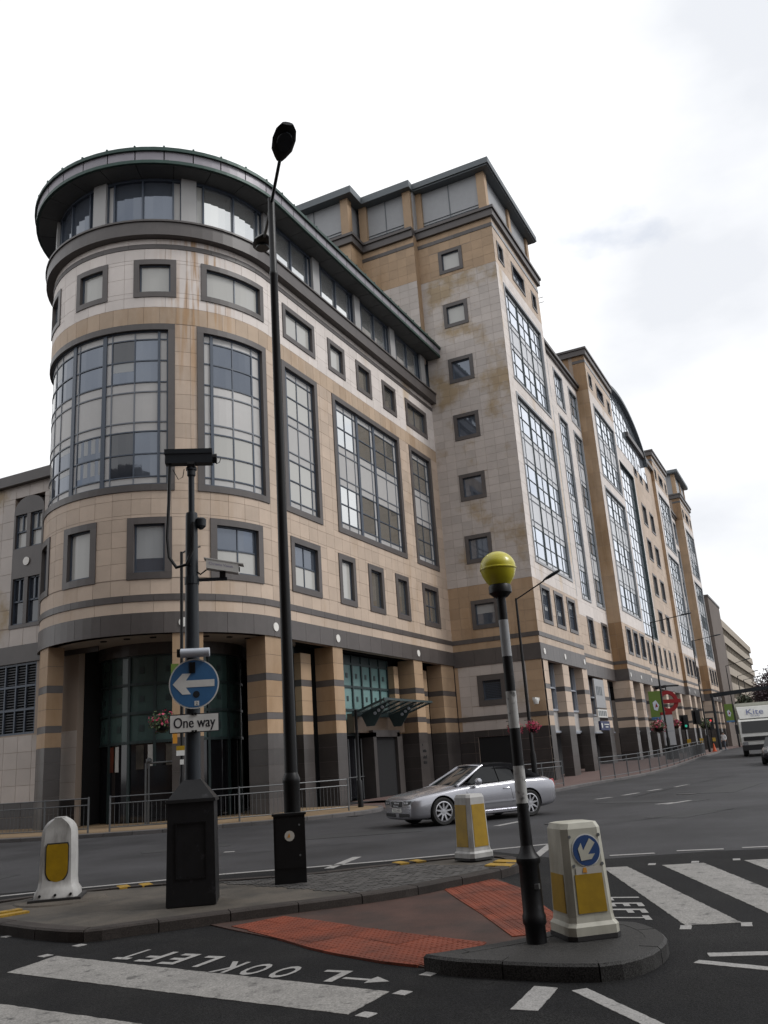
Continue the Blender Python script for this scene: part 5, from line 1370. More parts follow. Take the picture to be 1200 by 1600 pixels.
# ---- guard rails
def guard_rail(label, pts, spacing=2.0, group='galvanised pedestrian guard rails'):
    P = [Vector(p) for p in pts]
    base = P[0]; r = thing('guard_rail', label, 'guard rail', (base.x, base.y, gz(base.x) + .12), group=group)
    O = Vector((base.x, base.y, gz(base.x) + .12))
    def L(p, z): return (p.x - O.x, p.y - O.y, gz(p.x) + .12 + z - O.z)
    rs = [Vector(q) for q in resample([tuple(p) for p in P], spacing)]
    for q in rs: MB().tube([L(q, -.02), L(q, 1.06)], .03, 7).build('post', 'galv', r)
    for z in (1.02, .82, .12):
        mb_ = MB()
        for a, b in zip(rs, rs[1:]): mb_.tube([L(a, z), L(b, z)], .019, 6)
        mb_.build('rail', 'galv', r)
    for a, b in zip(rs, rs[1:]):
        n = int((b - a).length / .135)
        for k in range(1, n):
            q = a + (b - a) * (k / n); MB().tube([L(q, .12), L(q, .82)], .0085, 4).build('bar', 'galv', r)
guard_rail('long galvanised guard rail curving round the corner drum past the drum lamp', [(20.62, 24.6), (21.0, 22.2), (21.35, 21.2)])
guard_rail('galvanised guard rail from the gap below the drum to the entrance driveway', [(21.6, 20.55), (22.3, 19.2), (23.3, 17.9), (24.6, 16.7), (26.2, 15.6), (27.6, 15.1)])
guard_rail('short guard rail behind the silver car beside the driveway', [(34.6, 11.6), (37.3, 11.0), (38.6, 10.85)])
guard_rail('guard rail along the bulging kerb in front of the red roundel', [(42.8, 10.25), (47, 9.75), (52, 9.25), (58, 9.0), (64, 9.05), (70, 9.2), (74.5, 9.4)])

# ---- lamp columns along the street
def column(loc, H, arm, rise, label, r=.075, group='lamp columns along the pavement', base=True):
    o = thing('lamp_column', label, 'street lamp', loc, 0, group)
    MB().lathe([(r * 1.55, 0), (r * 1.55, 1.4), (r, 1.55), (r * .62, H)], n=12).build('pole', 'black_paint', o, smooth=True)
    A = Vector((arm[0], arm[1], 0)); e = Vector((0, 0, H)) + A + Vector((0, 0, rise))
    MB().tube([(0, 0, H - .05), e], .03, 7).build('arm', 'black_paint', o)
    mb_ = MB(); lantern(mb_, e - A.normalized() * .05, A + Vector((0, 0, rise)), (0, 0, 1), .85, .16); mb_.build('lantern', 'cctv_grey', o, smooth=True)
    return o
def col_px(top, head, Y, label, rise=.35, r=.075):
    t = at_y(*top, Y); h = at_x(head[0], head[1], t.x)
    dy = max(-4.0, min(-1.2, h.y - t.y)); dz = h.z - t.z
    return column((t.x, Y, gz(t.x) + .12), t.z - gz(t.x) - .12, (0, dy + .6), max(.05, min(.9, dz)), label, r)
col_px((806, 935), (872, 904), 11.0, 'lamp column with pink flower baskets behind the silver car')
col_px((1016, 972), (1076, 960), 10.6, 'lamp column with one flower basket beside the red roundel')
col_px((1081, 1001), (1123, 993), 10.6, 'lamp column beside the traffic signals near the last towers')
col_px((1134, 1040), (1170, 1031), 10.6, 'small far lamp column before the ribbon windowed offices')
col_px((1152, 1056), (1183, 1049), 10.6, 'far lamp column against the ribbon windowed offices, second of the far row')
col_px((1161.7, 1062), (1188, 1057), 10.6, 'farthest lamp column at the end of the ribbon windowed offices')
dl = gnd(283, 1287, .12)
dpt = Vector((22.6, 18.55, .12))
dlamp = thing('drum_lamp', 'thin black lamp post with small notices and flower basket before the drum', 'street lamp', dpt)
Hd = 8.6
dH = 8.75
MB().lathe([(.085, 0), (.085, 1.4), (.06, 1.5), (.05, dH)], n=12).build('pole', 'black_paint', dlamp, smooth=True)
MB().tube([(0, 0, dH - .05), (.25, -.12, dH + .12), (.62, -.3, dH + .25)], .03, 6).build('arm', 'black_paint', dlamp)
q = Matrix.Rotation(R(-50), 3, 'Z')
def nbox(nm, m, x0, x1, z0, z1, par, d=.10):
    pts = [q @ Vector((x, -d, z)) for x, z in ((x0, z0), (x1, z0), (x1, z1), (x0, z1))]; return MB().extr([tuple(p) for p in pts], tuple(q @ Vector((0, -.01, 0)))).build(nm, m, par)
nbox('notice', 'bollard_yellow', -.17, .17, 2.28, 2.42, dlamp); nbox('notice', 'sign_white', -.17, .17, 2.12, 2.28, dlamp); nbox('notice', 'sign_white', -.06, .06, 1.85, 2.0, dlamp)
nbox('notice', 'sticker_orange', -.28, -.14, 2.5, 3.0, dlamp); mat('banner_green', (.085, .14, .014), .7); nbox('banner', 'banner_green', -.34, -.1, 4.1, 5.0, dlamp)

# flower baskets
mat('leaf', (.045, .075, .022), .7, rnd=.4); mat('flower_pink', (.42, .035, .09), .6, rnd=.35); mat('flower_white', (.5, .35, .33), .6, rnd=.3)
def basket(loc, r, label, flower='flower_pink', share=.5, seed=1):
    rr = random.Random(seed); o = thing('flower_basket', label, 'flower basket', loc, 0, 'hanging flower baskets')
    MB().lathe([(.05, -r * .9), (r * .45, -r * .75), (r * .62, -r * .35), (r * .62, -r * .3), (.01, -r * .3)], n=12).build('bowl', 'black_paint', o, smooth=True)
    mbs = [MB(), MB()]
    for i in range(420):
        d = Vector((rr.gauss(0, 1), rr.gauss(0, 1), rr.gauss(0, .75))).normalized() * r * rr.uniform(.55, 1.05)
        d.z = d.z * .85 - (.15 * r if rr.random() < .4 else 0)
        s = r * rr.uniform(.07, .15); a = Vector((rr.gauss(0, 1), rr.gauss(0, 1), rr.gauss(0, 1))).normalized(); b = a.cross(d.normalized()).normalized()
        k = 1 if rr.random() < share else 0
        mbs[k]._add([d - a * s, d + b * s * .7, d + a * s, d - b * s * .7], [(0, 1, 2, 3)])
    mbs[0].build('foliage', 'leaf', o, recalc=False, kind='stuff'); mbs[1].build('blossom', flower, o, recalc=False, kind='stuff')
    MB().tube([(0, .35, r * .8), (0, .0, r * .8), (0, 0, -r * .3)], .015, 5).build('bracket', 'black_paint', o)
    return o
l2 = at_y(829, 1235, 11.0); bx = at_x(820, 1136, 34.4)
basket((34.3, 11.38, bx.z), .33, 'pink flower basket on the lamp column behind the silver car, over the pavement', share=.75, seed=2)
basket((34.3, 10.62, bx.z + .02), .30, 'pink flower basket on the lamp column behind the silver car, over the road', share=.8, seed=3)
b2 = at_y(1031, 1133, 10.6); basket((b2.x, 10.7, b2.z), .55, 'round flower basket with white and pink blooms below the red roundel', 'flower_pink', .4, 4)
b4 = at_y(1049, 1131, 10.6); basket((b4.x, 10.3, b4.z), .42, 'smaller pink flower basket beside the tall information totem', 'flower_pink', .6, 6)
b3 = at_y(1100, 1130, 10.9); basket((b3.x, 10.9, b3.z), .6, 'green flower basket above the traffic signals', 'flower_white', .15, 5)
bd = gnd(247, 1152, 3.55); basket((22.2, 19.0, 3.35), .42, 'leafy flower basket with few pink blooms before the drum lobby', 'flower_pink', .22, 7)

# ---- red roundel sign, totem, banners, signals
mat('tfl_red', (.20, .008, .010), .6, spec=.25); mat('far_blue', (.02, .03, .09), .5)
rc = at_y(1043, 1096, 11.6); rs_ = thing('roundel_sign', 'large red ring sign with red crossbar over the station entrance', 'sign', (rc.x, 11.6, rc.z), R(-58))
mb = MB(); n = 32; ro, ri = .85, .55
vs = []
for d in (0, -.12):
    for r_ in (ro, ri): vs += [(r_ * math.cos(2 * math.pi * i / n), d, r_ * math.sin(2 * math.pi * i / n)) for i in range(n)]
fs = []
for i in range(n):
    j = (i + 1) % n
    fs += [(i, j, n + j, n + i), (2 * n + i, 3 * n + i, 3 * n + j, 2 * n + j), (i, 2 * n + i, 2 * n + j, j), (n + i, n + j, 3 * n + j, 3 * n + i)]
mb._add(vs, fs); mb.build('ring', 'tfl_red', rs_)
MB().box(-1.05, 1.05, -.17, .05, -.15, .15).build('crossbar', 'tfl_red', rs_); MB().box(-1.1, 1.1, -.05, .05, 1.15, 1.27).build('hanger', 'black_paint', rs_); MB().box(-.04, .04, -.03, .03, .9, 1.2).build('stem', 'black_paint', rs_); MB().box(-.08, .08, .02, 1.9, 1.1, 1.3).build('wall_arm', 'black_paint', rs_)
tm = at_y(1046, 1150, 10.6); tt = thing('information_totem', 'tall pale grey information totem on a black base below the roundel', 'totem', (tm.x, 10.6, gz(tm.x) + .12), R(-60))
MB().box(-.42, .42, -.12, .12, 0, .95).build('base', 'black_paint', tt); MB().box(-.4, .4, -.1, .1, .95, 3.05).build('panel', 'lead_grey', tt); MB().box(-.41, .41, -.11, .11, 3.05, 3.25).build('red_header', 'tfl_red', tt)
mb = MB(); mb.box(-.36, .36, -.105, -.1, 1.9, 1.92); mb.build('panel_line', 'parapet', tt)
def banner(px0, px1, Y, label):
    a = at_y(*px0, Y); b = at_y(*px1, Y); h = abs(a.z - b.z); w = .95
    o = thing('street_banner', label, 'banner', (a.x, Y, b.z), R(-62), 'green street banners')
    MB().box(-w / 2, w / 2, -.015, .015, .18, h).build('cloth', 'banner_green', o); MB().box(-w / 2, w / 2, -.017, .017, 0, .18).build('blue_hem', 'sign_blue', o)
    mb_ = MB(); mb_.extr([(-.2, -.018, h * .35), (.05, -.018, h * .30), (.22, -.018, h * .5), (.0, -.018, h * .68), (-.25, -.018, h * .6)], (0, -.004, 0)); mb_.build('motif', 'sign_grey', o)
    mb_ = MB(); mb_.extr([(-.1, -.0225, h * .42), (.12, -.0225, h * .45), (.0, -.0225, h * .58)], (0, -.004, 0)); mb_.build('motif_flash', 'tfl_red', o)
    MB().tube([(w / 2, 0, h), (w / 2 + .12, 0, h)], .02, 6).build('bracket', 'black_paint', o)
    return o
banner((1022, 1080), (1024, 1124), 11.4, 'green banner with blue hem and pale motif before the second tower')
banner((1137, 1100), (1138, 1128), 10.6, 'small green banner far down the street by the white van lorry')
def signal(px, Y, label, lit=None, H=3.0):
    p_ = at_y(*px, Y); o = thing('traffic_signal', label, 'traffic light', (p_.x, Y, gz(p_.x) + .12), R(-60), 'traffic signals')
    MB().tube([(0, 0, 0), (0, 0, H)], .06, 8).build('post', 'black_paint', o); MB().box(-.35, .35, -.06, 0, H - 1.0, H + .15).build('backing_board', 'black_paint', o); MB().box(-.15, .15, -.28, -.06, H - .9, H + .05).build('head', 'black_paint', o)
    mat_names = [('signal_red', -.0), ('signal_amber', .3), ('signal_green', .6)]
    for nm, dz in mat_names: MB().lathe([(.1, -.30), (.1, -.28), (.001, -.28)], (0, 0, H - .12 - dz), 12, axis='y').build('lens', nm if nm == lit else 'void', o)
    MB().box(-.02, .3, -.06, .06, .9, 1.25).build('push_button', 'bollard_yellow', o)
mat('signal_red', (.4, .01, .01), .4, emit=((1, .05, .05), .5)); mat('signal_green', (.01, .3, .2), .4, emit=((.1, 1, .7), .2)); mat('signal_amber', (.3, .15, .01), .4)
signal((1072, 1148), 10.8, 'traffic signal showing green beside the guard rail end', 'signal_green')
signal((1092, 1148), 10.2, 'traffic signal turned away, dark, below the green basket', None, 3.4)
signal((1112, 1148), 10.9, 'traffic signal showing red by the last tower', 'signal_red')
ga = at_y(1112, 1085, 10.9); go_ = thing('gantry_arm', 'long dark tapered overhead arm reaching out above the road', 'gantry', (ga.x, 10.9, gz(ga.x) + .12))
hh = ga.z - gz(ga.x) - .12
MB().lathe([(.16, 0), (.13, hh)], n=10).build('post', 'cctv_grey', go_, smooth=True)
MB().hexa([(-.1, .2, hh - .35), (.1, .2, hh - .35), (.08, -14, hh + .62), (-.08, -14, hh + .62), (-.1, .2, hh + .1), (.1, .2, hh + .1), (.08, -14, hh + .8), (-.08, -14, hh + .8)]).build('arm', 'cctv_grey', go_)
cn = at_y(1116, 1168, 10.3); co = thing('traffic_cone', 'orange traffic cone at the foot of the red signal', 'cone', (cn.x, 10.3, gz(cn.x) + .12)); mat('cone_orange', (.5, .07, .01), .5)
MB().lathe([(.17, .05), (.03, .75)], n=12).build('cone', 'cone_orange', co); MB().box(-.2, .2, -.2, .2, 0, .05).build('foot', 'cone_orange', co)
# post by the entrance
ep = gnd(553, 1271, .12); eo = thing('black_post', 'plain black post at the kerb corner in front of the entrance canopy', 'post', (29.1, 15.75, .12))
MB().lathe([(.10, 0), (.10, .9), (.06, .95), (.055, 3.4), (.065, 3.42), (.001, 3.45)], n=12).build('post', 'black_paint', eo, smooth=True)
# shop signs on the street front
sgn = thing('shop_sign', 'tall pale grey shop sign panel over a blue bank sign between the piers', 'sign', (61.6, 14.15, 2.7))
MB().box(-1.2, 1.6, -.05, .05, 1.5, 3.45).build('panel', 'lead_grey', sgn); MB().box(-1.2, 1.6, -.06, .06, .85, 1.4).build('pale_strip', 'sign_white', sgn)
MB().box(-1.0, 1.7, -.1, .05, 0, .6).build('blue_panel', 'far_blue', sgn)
mb = MB()
for i in range(4): mb.box(-.8 + i * .45, -.55 + i * .45, -.065, -.05, 2.35, 2.95)
for i in range(5): mb.box(-1.0 + i * .5, -.7 + i * .5, -.07, -.06, .95, 1.3)
mb.build('faint_lettering', 'parapet', sgn, kind='stuff')
mb = MB(); mb.lathe([(.18, -.13), (.18, -.1)], (-.7, 0, .3), 14, axis='y'); mb.box(.0, 1.4, -.12, -.1, .35, .42); mb.box(.3, 1.1, -.12, -.1, .18, .25); mb.build('pale_marks', 'sign_white', sgn)
cc = thing('dome_camera', 'small white dome camera on the first tower corner pier', 'camera', (46.0, 13.4, 4.25))
MB().box(-.9, -.1, .3, .45, -.05, .1).build('arm', 'sign_white', cc); MB().lathe([(.12, -.15), (.16, 0), (.12, .12), (.01, .14)], (-.8, .3, -.1), 12).build('dome', 'sign_white', cc, smooth=True)
# advertising case by the drum lobby
ac = thing('notice_case', 'glass notice case with silver frame inside the drum portico', 'display', (at_x(256, 1230, 24.4).x, at_x(256, 1230, 24.4).y, .12), R(-50))
MB().box(-.5, .55, -.03, .03, .1, 1.9).build('panel', 'shop_dark', ac); 
mb = MB()
for x in (-.6, -.5, .55): mb.tube([(x, -.05, 0), (x, -.05, 2.0)], .035, 8)
mb.tube([(-.6, -.05, 2.0), (.56, -.05, 2.0)], .035, 8); mb.build('frame', 'galv', ac)
MB().lathe([(.02, 2.0), (.1, 2.05), (.1, 2.12), (.02, 2.18)], (-.5, -.05, 0), 10).build('finial', 'galv', ac, smooth=True)

# ---- trees at the end of the street
mat('bark', (.06, .045, .035), .9); mat('tree_leaf', (.042, .050, .028), .7, rnd=.45); mat('tree_leaf2', (.055, .034, .04), .7, rnd=.45)
def tree(loc, h, r, label, leaf, seed):
    rr = random.Random(seed); o = thing('street_tree', label, 'tree', loc, 0, 'trees at the end of the street')
    mb_ = MB(); mb_.tube([(0, 0, 0), (.1, 0, h * .3), (0, .1, h * .55)], [.3, .22, .14], 8)
    cl = []
    for i in range(16):
        d = Vector((rr.gauss(0, 1), rr.gauss(0, 1), rr.gauss(0, .8))).normalized() * rr.uniform(.35, .85); c = Vector((d.x * r, d.y * r, h * .66 + d.z * h * .32)); cl.append((c, r * rr.uniform(.28, .45)))
        mb_.tube([(0, .05, h * .4), tuple(c * .5 + Vector((0, 0, h * .25))), tuple(c)], [.1, .06, .02], 5)
    mb_.build('trunk', 'bark', o)
    mb_ = MB()
    for c, s in cl:
        for i in range(330):
            d = Vector((rr.gauss(0, 1), rr.gauss(0, 1), rr.gauss(0, 1))).normalized() * s * rr.uniform(.4, 1.1) + c
            q_ = rr.uniform(.12, .26); a = Vector((rr.gauss(0, 1), rr.gauss(0, 1), rr.gauss(0, 1))).normalized(); b = a.orthogonal().normalized()
            mb_._add([d - a * q_, d + b * q_ * .6, d + a * q_, d - b * q_ * .6], [(0, 1, 2, 3)])
    mb_.build('crown', leaf, o, recalc=False, kind='stuff')
tree((150, 6.5, .38), 11, 5.0, 'dark purple-leaved street tree above the lorry', 'tree_leaf2', 1)
tree((146, .5, .38), 11.5, 5.5, 'dark green street tree behind the lorry', 'tree_leaf', 2)
tree((125, 10.6, .5), 7.0, 2.0, 'narrow dark green street tree beside the far lamp columns', 'tree_leaf', 3)

# ------------------------------------------------------------------ vehicles
mat('silver_paint', (.38, .38, .41), .24, metal=.7, coat=.6); mat('car_glass', (.010, .011, .012), .03, ior=1.42); mat('soft_top', (.005, .005, .006), .95, spec=.1, bump=.2, bscale=200)
mat('alloy', (.50, .50, .52), .3, metal=.8); mat('tyre', (.012, .012, .012), .8); mat('trim_black', (.010, .010, .011), .5); mat('lamp_clear', (.30, .31, .33), .08, metal=.4, ior=1.6); mat('lamp_red', (.30, .008, .01), .15); mat('plate', (.55, .55, .52), .5)
def evaluated(o, name, par, mats, smooth=True):
    dg = bpy.context.evaluated_depsgraph_get(); dg.update()
    me = D.meshes.new_from_object(o.evaluated_get(dg)); n = D.objects.new(name, me); COL.objects.link(n)
    me.materials.clear()
    for m in mats: me.materials.append(MATS[m])
    if smooth:
        me.polygons.foreach_set('use_smooth', [True] * len(me.polygons))
        try: me.set_sharp_from_angle(angle=R(42))
        except Exception: pass
    n.parent = par
    return n
def loft(secs):
    """secs: list of (x, [(y,z)...half section from bottom centre to top centre]) -> mirrored closed body"""
    vs = []; n = len(secs[0][1]); ring = 2 * n - 2
    for x, h in secs:
        vs += [(x, y, z) for y, z in h] + [(x, -y, z) for y, z in h[-2:0:-1]]
    fs = []
    for i in range(len(secs) - 1):
        for k in range(ring):
            l = (k + 1) % ring; fs.append((i * ring + k, i * ring + l, (i + 1) * ring + l, (i + 1) * ring + k))
    fs += [tuple(range(ring)), tuple(range((len(secs) - 1) * ring, len(secs) * ring))]
    return vs, fs
def raw(vs, fs, mat_='void'):
    mb = MB(); mb._add(vs, fs); return mb.build('tmp', mat_)
def wheel(par, x, y, r, sgn, spokes=9):
    w = D.objects.new('wheel', None); COL.objects.link(w); D.objects.remove(w)
    t = MB(); t.lathe([(r * .70, -.10), (r * .92, -.11), (r * .99, -.08), (r, 0), (r * .99, .08), (r * .92, .11), (r * .70, .10), (r * .68, -.10)], (x, y, r), 28, axis='y', cap=False)
    wo_ = t.build('wheel', 'tyre', par, smooth=True)
    f = MB(); ys = y + sgn * .085
    prof = [(r * .69, -.02), (r * .73, .02), (r * .66, .025), (r * .64, -.02)]
    f.lathe([(a, b * sgn) for a, b in prof], (x, ys, r), 28, axis='y', cap=False)
    for k in range(spokes):
        a = 2 * math.pi * k / spokes + .2; c, s = math.cos(a), math.sin(a)
        def p(rad, tw, d): return (x + rad * c - tw * s, ys + sgn * d, r + rad * s + tw * c)
        f.hexa([p(.04, -.03, -.03), p(r * .66, -.022, -.02), p(r * .66, .022, -.02), p(.04, .03, -.03), p(.04, -.026, .012), p(r * .66, -.016, .018), p(r * .66, .016, .018), p(.04, .026, .012)])
    f.lathe([(.06, -.03 * sgn), (.055, .016 * sgn), (.001, .018 * sgn)], (x, ys, r), 14, axis='y')
    f.build('rim', 'alloy', wo_, smooth=True)
    MB().lathe([(r * .66, -.035 * sgn), (.001, -.035 * sgn)], (x, ys, r), 20, axis='y').build('brake_disc', 'trim_black', wo_)
    return wo_
HD = math.atan2(1.63, -2.17)
car = thing('convertible_car', 'silver convertible car with black soft top turning past the entrance', 'car', (22.87, 9.05, 0), HD)
st = [ # x, w, zb, zs, zt
    (2.21, .66, .24, .62, .655), (2.18, .76, .19, .675, .72), (2.06, .835, .17, .715, .77), (1.75, .875, .16, .76, .83), (1.33, .89, .16, .81, .89), (.95, .89, .16, .86, .945), (.62, .89, .16, .89, .965),
    (.2, .885, .17, .905, .92), (-.5, .885, .17, .925, .93), (-1.0, .885, .17, .945, .96), (-1.33, .885, .17, .955, 1.0), (-1.75, .875, .19, .955, 1.02), (-2.08, .84, .22, .93, 1.01), (-2.26, .78, .27, .86, .975), (-2.34, .68, .34, .74, .82)]
secs = []
for x, w, zb, zs, zt in st:
    secs.append((x, [(0, zb), (w * .80, zb), (w * .955, zb + .05), (w * .985, zb + .16), (w, .5 * (zb + zs) + .03), (w * .99, zs - .13), (w * .965, zs - .035), (w * .90, zs + .005), (w * .60, zs + (zt - zs) * .75), (w * .3, zt - .004), (0, zt)]))
b0 = raw(*loft(secs)); sm = b0.modifiers.new('s', 'SUBSURF'); sm.levels = 2; sm.render_levels = 2
cut = MB()
for x in (1.33, -1.33): cut.lathe([(.385, -1.2), (.385, 1.2)], (x, 0, .34), 40, axis='y')
co_ = cut.build('tmpc', 'void'); bm_ = b0.modifiers.new('b', 'BOOLEAN'); bm_.operation = 'DIFFERENCE'; bm_.object = co_; bm_.solver = 'MANIFOLD'
body = evaluated(b0, 'body', car, ['silver_paint'])
D.objects.remove(b0); D.objects.remove(co_)
from mathutils.bvhtree import BVHTree
_bt = BVHTree.FromPolygons([v.co for v in body.data.vertices], [tuple(p.vertices) for p in body.data.polygons])
def nose_x(y, z):
    h = _bt.ray_cast(Vector((4, y, z)), Vector((-1, 0, 0))); return h[0].x if h[0] else 2.0
def side_y(x, z, s=1):
    h = _bt.ray_cast(Vector((x, 3 * s, z)), Vector((0, -s, 0))); return abs(h[0].y) if h[0] else .88
def patch(name, m, yz, par, lift=.006, n=5):
    """a plate lying on the nose: quad of (y,z) corners draped over the skin"""
    (a0, a1, a2, a3) = [Vector(q) for q in yz]; rows_ = []
    for j in range(n + 1):
        r_ = []
        for i in range(n * 2 + 1):
            u, v = i / (2 * n), j / n; q = (a0 * (1 - u) + a1 * u) * (1 - v) + (a3 * (1 - u) + a2 * u) * v
            r_.append((nose_x(q.x, q.y) + lift, q.x, q.y))
        rows_.append(r_)
    N2 = 2 * n + 1; vs = [p for r_ in rows_ for p in r_]; fs = []
    for j in range(n):
        for i in range(N2 - 1): fs.append((j * N2 + i, j * N2 + i + 1, (j + 1) * N2 + i + 1, (j + 1) * N2 + i))
    mb_ = MB(); mb_._add(vs, fs); return mb_.build(name, m, par, smooth=True, recalc=False)
# wheel wells
for x in (1.33, -1.33): MB().box(x - .36, x + .36, -.62, .62, .16, .68).build('wheel_well', 'trim_black', car)
for x in (1.33, -1.33):
    for y, s in ((.775, 1), (-.775, -1)): wheel(car, x, y, .338, s)
# windscreen and frame
def quadstrip(rows_, nm, m, par, smooth=True, th=None):
    n = len(rows_[0]); vs = [p for r_ in rows_ for p in r_]; fs = []
    for i in range(len(rows_) - 1):
        for k in range(n - 1): fs.append((i * n + k, i * n + k + 1, (i + 1) * n + k + 1, (i + 1) * n + k))
    mb_ = MB(); mb_._add(vs, fs); return mb_.build(nm, m, par, smooth=smooth, recalc=False)
def wsrow(t, e=0.0):
    xb, zb_, hw = .82 - .86 * t, .925 + .425 * t, .70 - .13 * t
    return [(xb + .10 * (1 - (k / 4) ** 2) * (1 - .5 * t) + e, hw * k / 4, zb_ + .012 * (1 - (k / 4) ** 2)) for k in range(-4, 5)]
ws_ = quadstrip([wsrow(t / 6) for t in range(7)], 'windscreen', 'car_glass', car)
for s in (1, -1):
    MB().tube([(.80, s * .735, .915), (.36, s * .665, 1.14), (.0, s * .595, 1.335), (-.10, s * .575, 1.37)], [.04, .034, .032, .03], 8).build('windscreen_pillar', 'silver_paint', car, smooth=True)
MB().tube([(-.06, -.56, 1.365), (.0, -.3, 1.382), (.02, 0, 1.388), (.0, .3, 1.382), (-.06, .56, 1.365)], .028, 8).build('windscreen_header', 'silver_paint', car, smooth=True)
# soft top
tops = [(-.05, .57, 1.385, .60, 1.30), (-.4, .58, 1.43, .635, 1.275), (-.85, .58, 1.425, .65, 1.25), (-1.15, .58, 1.385, .665, 1.16), (-1.45, .57, 1.29, .68, 1.05), (-1.75, .56, 1.13, .69, .975), (-1.95, .54, 1.015, .66, .965)]
rows_ = []
for x, hw, zt, hb, ze in tops:
    rows_.append([(x, -hb, ze), (x, -hw * .96, zt - .035), (x, -hw * .6, zt - .006), (x, 0, zt + .004), (x, hw * .6, zt - .006), (x, hw * .96, zt - .035), (x, hb, ze)])
quadstrip(rows_, 'soft_top', 'soft_top', car)
for s in (1, -1):
    # black quarter panel of the hood and side glass, slightly proud of each other
    mb_ = MB(); mb_.extr([(-1.02, s * .66, .95), (-.93, s * .612, 1.30), (-1.15, s * .64, 1.205), (-1.45, s * .668, 1.085), (-1.75, s * .678, .99), (-1.8, s * .69, .955)], (0, -s * .03, 0)); mb_.build('hood_quarter', 'soft_top', car)
    mb_ = MB(); mb_.extr([(.52, s * .728, .93), (.02, s * .625, 1.325), (-.42, s * .615, 1.325), (-.50, s * .70, .945)], (0, -s * .02, 0)); mb_.build('side_window', 'car_glass', car)
    mb_ = MB(); mb_.extr([(-.53, s * .70, .945), (-.45, s * .615, 1.322), (-.92, s * .615, 1.295), (-1.06, s * .67, .955)], (0, -s * .02, 0)); mb_.build('side_window', 'car_glass', car)
    mb_ = MB(); mb_.tube([(x_, s * (side_y(x_, z_, s) - .004), z_) for x_, z_ in ((.55, .872), (.2, .885), (-.2, .895), (-.6, .905), (-1.0, .918), (-1.4, .926), (-1.8, .926))], .011, 8); mb_.build('waist_trim', 'alloy', car, smooth=True)
    # mirror
    mb_ = MB(); mb_.lathe([(.02, -.09), (.075, -.07), (.095, 0), (.085, .06), (.03, .085)], (.30, s * .96, .985), 12, axis='y'); mi_ = mb_.build('door_mirror', 'silver_paint', car, smooth=True)
    MB().tube([(.34, s * .80, .93), (.31, s * .93, .965)], .02, 6).build('mirror_stalk', 'trim_black', car)
    # doors: shut lines as thin dark grooves standing a hair proud, handle
    for pts in ([(.62, .86), (.61, .75), (.60, .6), (.58, .45), (.56, .26)], [(-.72, .91), (-.75, .78), (-.78, .6), (-.80, .45), (-.66, .26)]):
        mb_ = MB()
        for (xa, za), (xb, zb2) in zip(pts, pts[1:]): mb_.tube([(xa, s * (side_y(xa, za, s) + .001), za), (xb, s * (side_y(xb, zb2, s) + .001), zb2)], .006, 4)
        mb_.build('shut_line', 'trim_black', car)
    mb_ = MB(); mb_.tube([(-.52, s * .888, .765), (-.58, s * .905, .77), (-.68, s * .905, .772), (-.74, s * .888, .77)], .016, 6); mb_.build('door_handle', 'silver_paint', car, smooth=True)
    mb_ = MB(); mb_.hexa([(.93, s * .882, .435), (-.93, s * .882, .445), (-.93, s * .896, .445), (.93, s * .896, .435), (.93, s * .882, .475), (-.93, s * .882, .485), (-.93, s * .896, .485), (.93, s * .896, .475)]); mb_.build('side_strip', 'silver_paint', car)
    mb_ = MB(); mb_.hexa([(.95, s * .84, .16), (-.95, s * .84, .16), (-.95, s * .885, .19), (.95, s * .885, .19), (.95, s * .84, .25), (-.95, s * .84, .25), (-.95, s * .888, .25), (.95, s * .888, .25)]); mb_.build('sill', 'silver_paint', car)
    # lamps: patches lying over the body skin
    fx = nose_x
    P1 = [(s * y, z) for y, z in ((.40, .555), (.72, .575), (.755, .66), (.66, .685), (.42, .655))]
    q4 = [(s * .37, .525), (s * .74, .54), (s * .78, .675), (s * .38, .655)]
    hl_ = patch('headlight', 'lamp_clear', q4, car, .008)
    patch('lamp_bowl', 'trim_black', [(s * .40, .545), (s * .70, .56), (s * .725, .65), (s * .41, .635)], hl_, .010)
    for c_ in (.47, .58): patch('reflector', 'alloy', [(s * (c_ - .035), .575), (s * (c_ + .035), .575), (s * (c_ + .035), .615), (s * (c_ - .035), .615)], hl_, .013)
    mb_ = MB(); mb_.extr([(-2.10, s * .80, .72), (-2.31, s * .70, .73), (-2.29, s * .69, .90), (-2.08, s * .79, .90)], (0, -s * .06, 0)); mb_.build('tail_light', 'lamp_red', car)
    patch('lower_intake', 'trim_black', [(s * .10, .25), (s * .66, .265), (s * .64, .345), (s * .10, .34)], car)
gr = patch('grille', 'trim_black', [(-.29, .49), (.29, .49), (.32, .635), (-.32, .635)], car, .008)
patch('grille_rim', 'alloy', [(-.305, .48), (.305, .48), (.335, .645), (-.335, .645)], car, .004)
for k in range(4):
    mb_ = MB(); c_ = (-.105 + .07 * k)
    mb_.tube([(nose_x(c_ + .045 * math.cos(t), .555 + .045 * math.sin(t)) + .018, c_ + .045 * math.cos(t), .555 + .045 * math.sin(t)) for t in [2 * math.pi * i / 14 for i in range(15)]], .008, 5); mb_.build('badge_ring', 'alloy', gr)
xp = max(nose_x(0, .38), nose_x(0, .46)) + .012
MB().box(xp - .015, xp, -.26, .26, .37, .46).build('number_plate', 'plate', car)
mb_ = MB(); text_on(mb_, 'YK53 ABU', .095, (xp, 0, .385), (0, 1, 0), (0, 0, 1), (1, 0, 0), .002, 'CENTER'); mb_.build('plate_lettering', 'sign_black', car, recalc=False)
for s in (1, -1):                                            # bonnet creases
    mb_ = MB(); mb_.tube([(2.08, s * .40, .70), (1.5, s * .52, .828), (.8, s * .62, .93)], .006, 4); mb_.build('bonnet_crease', 'silver_paint', car)

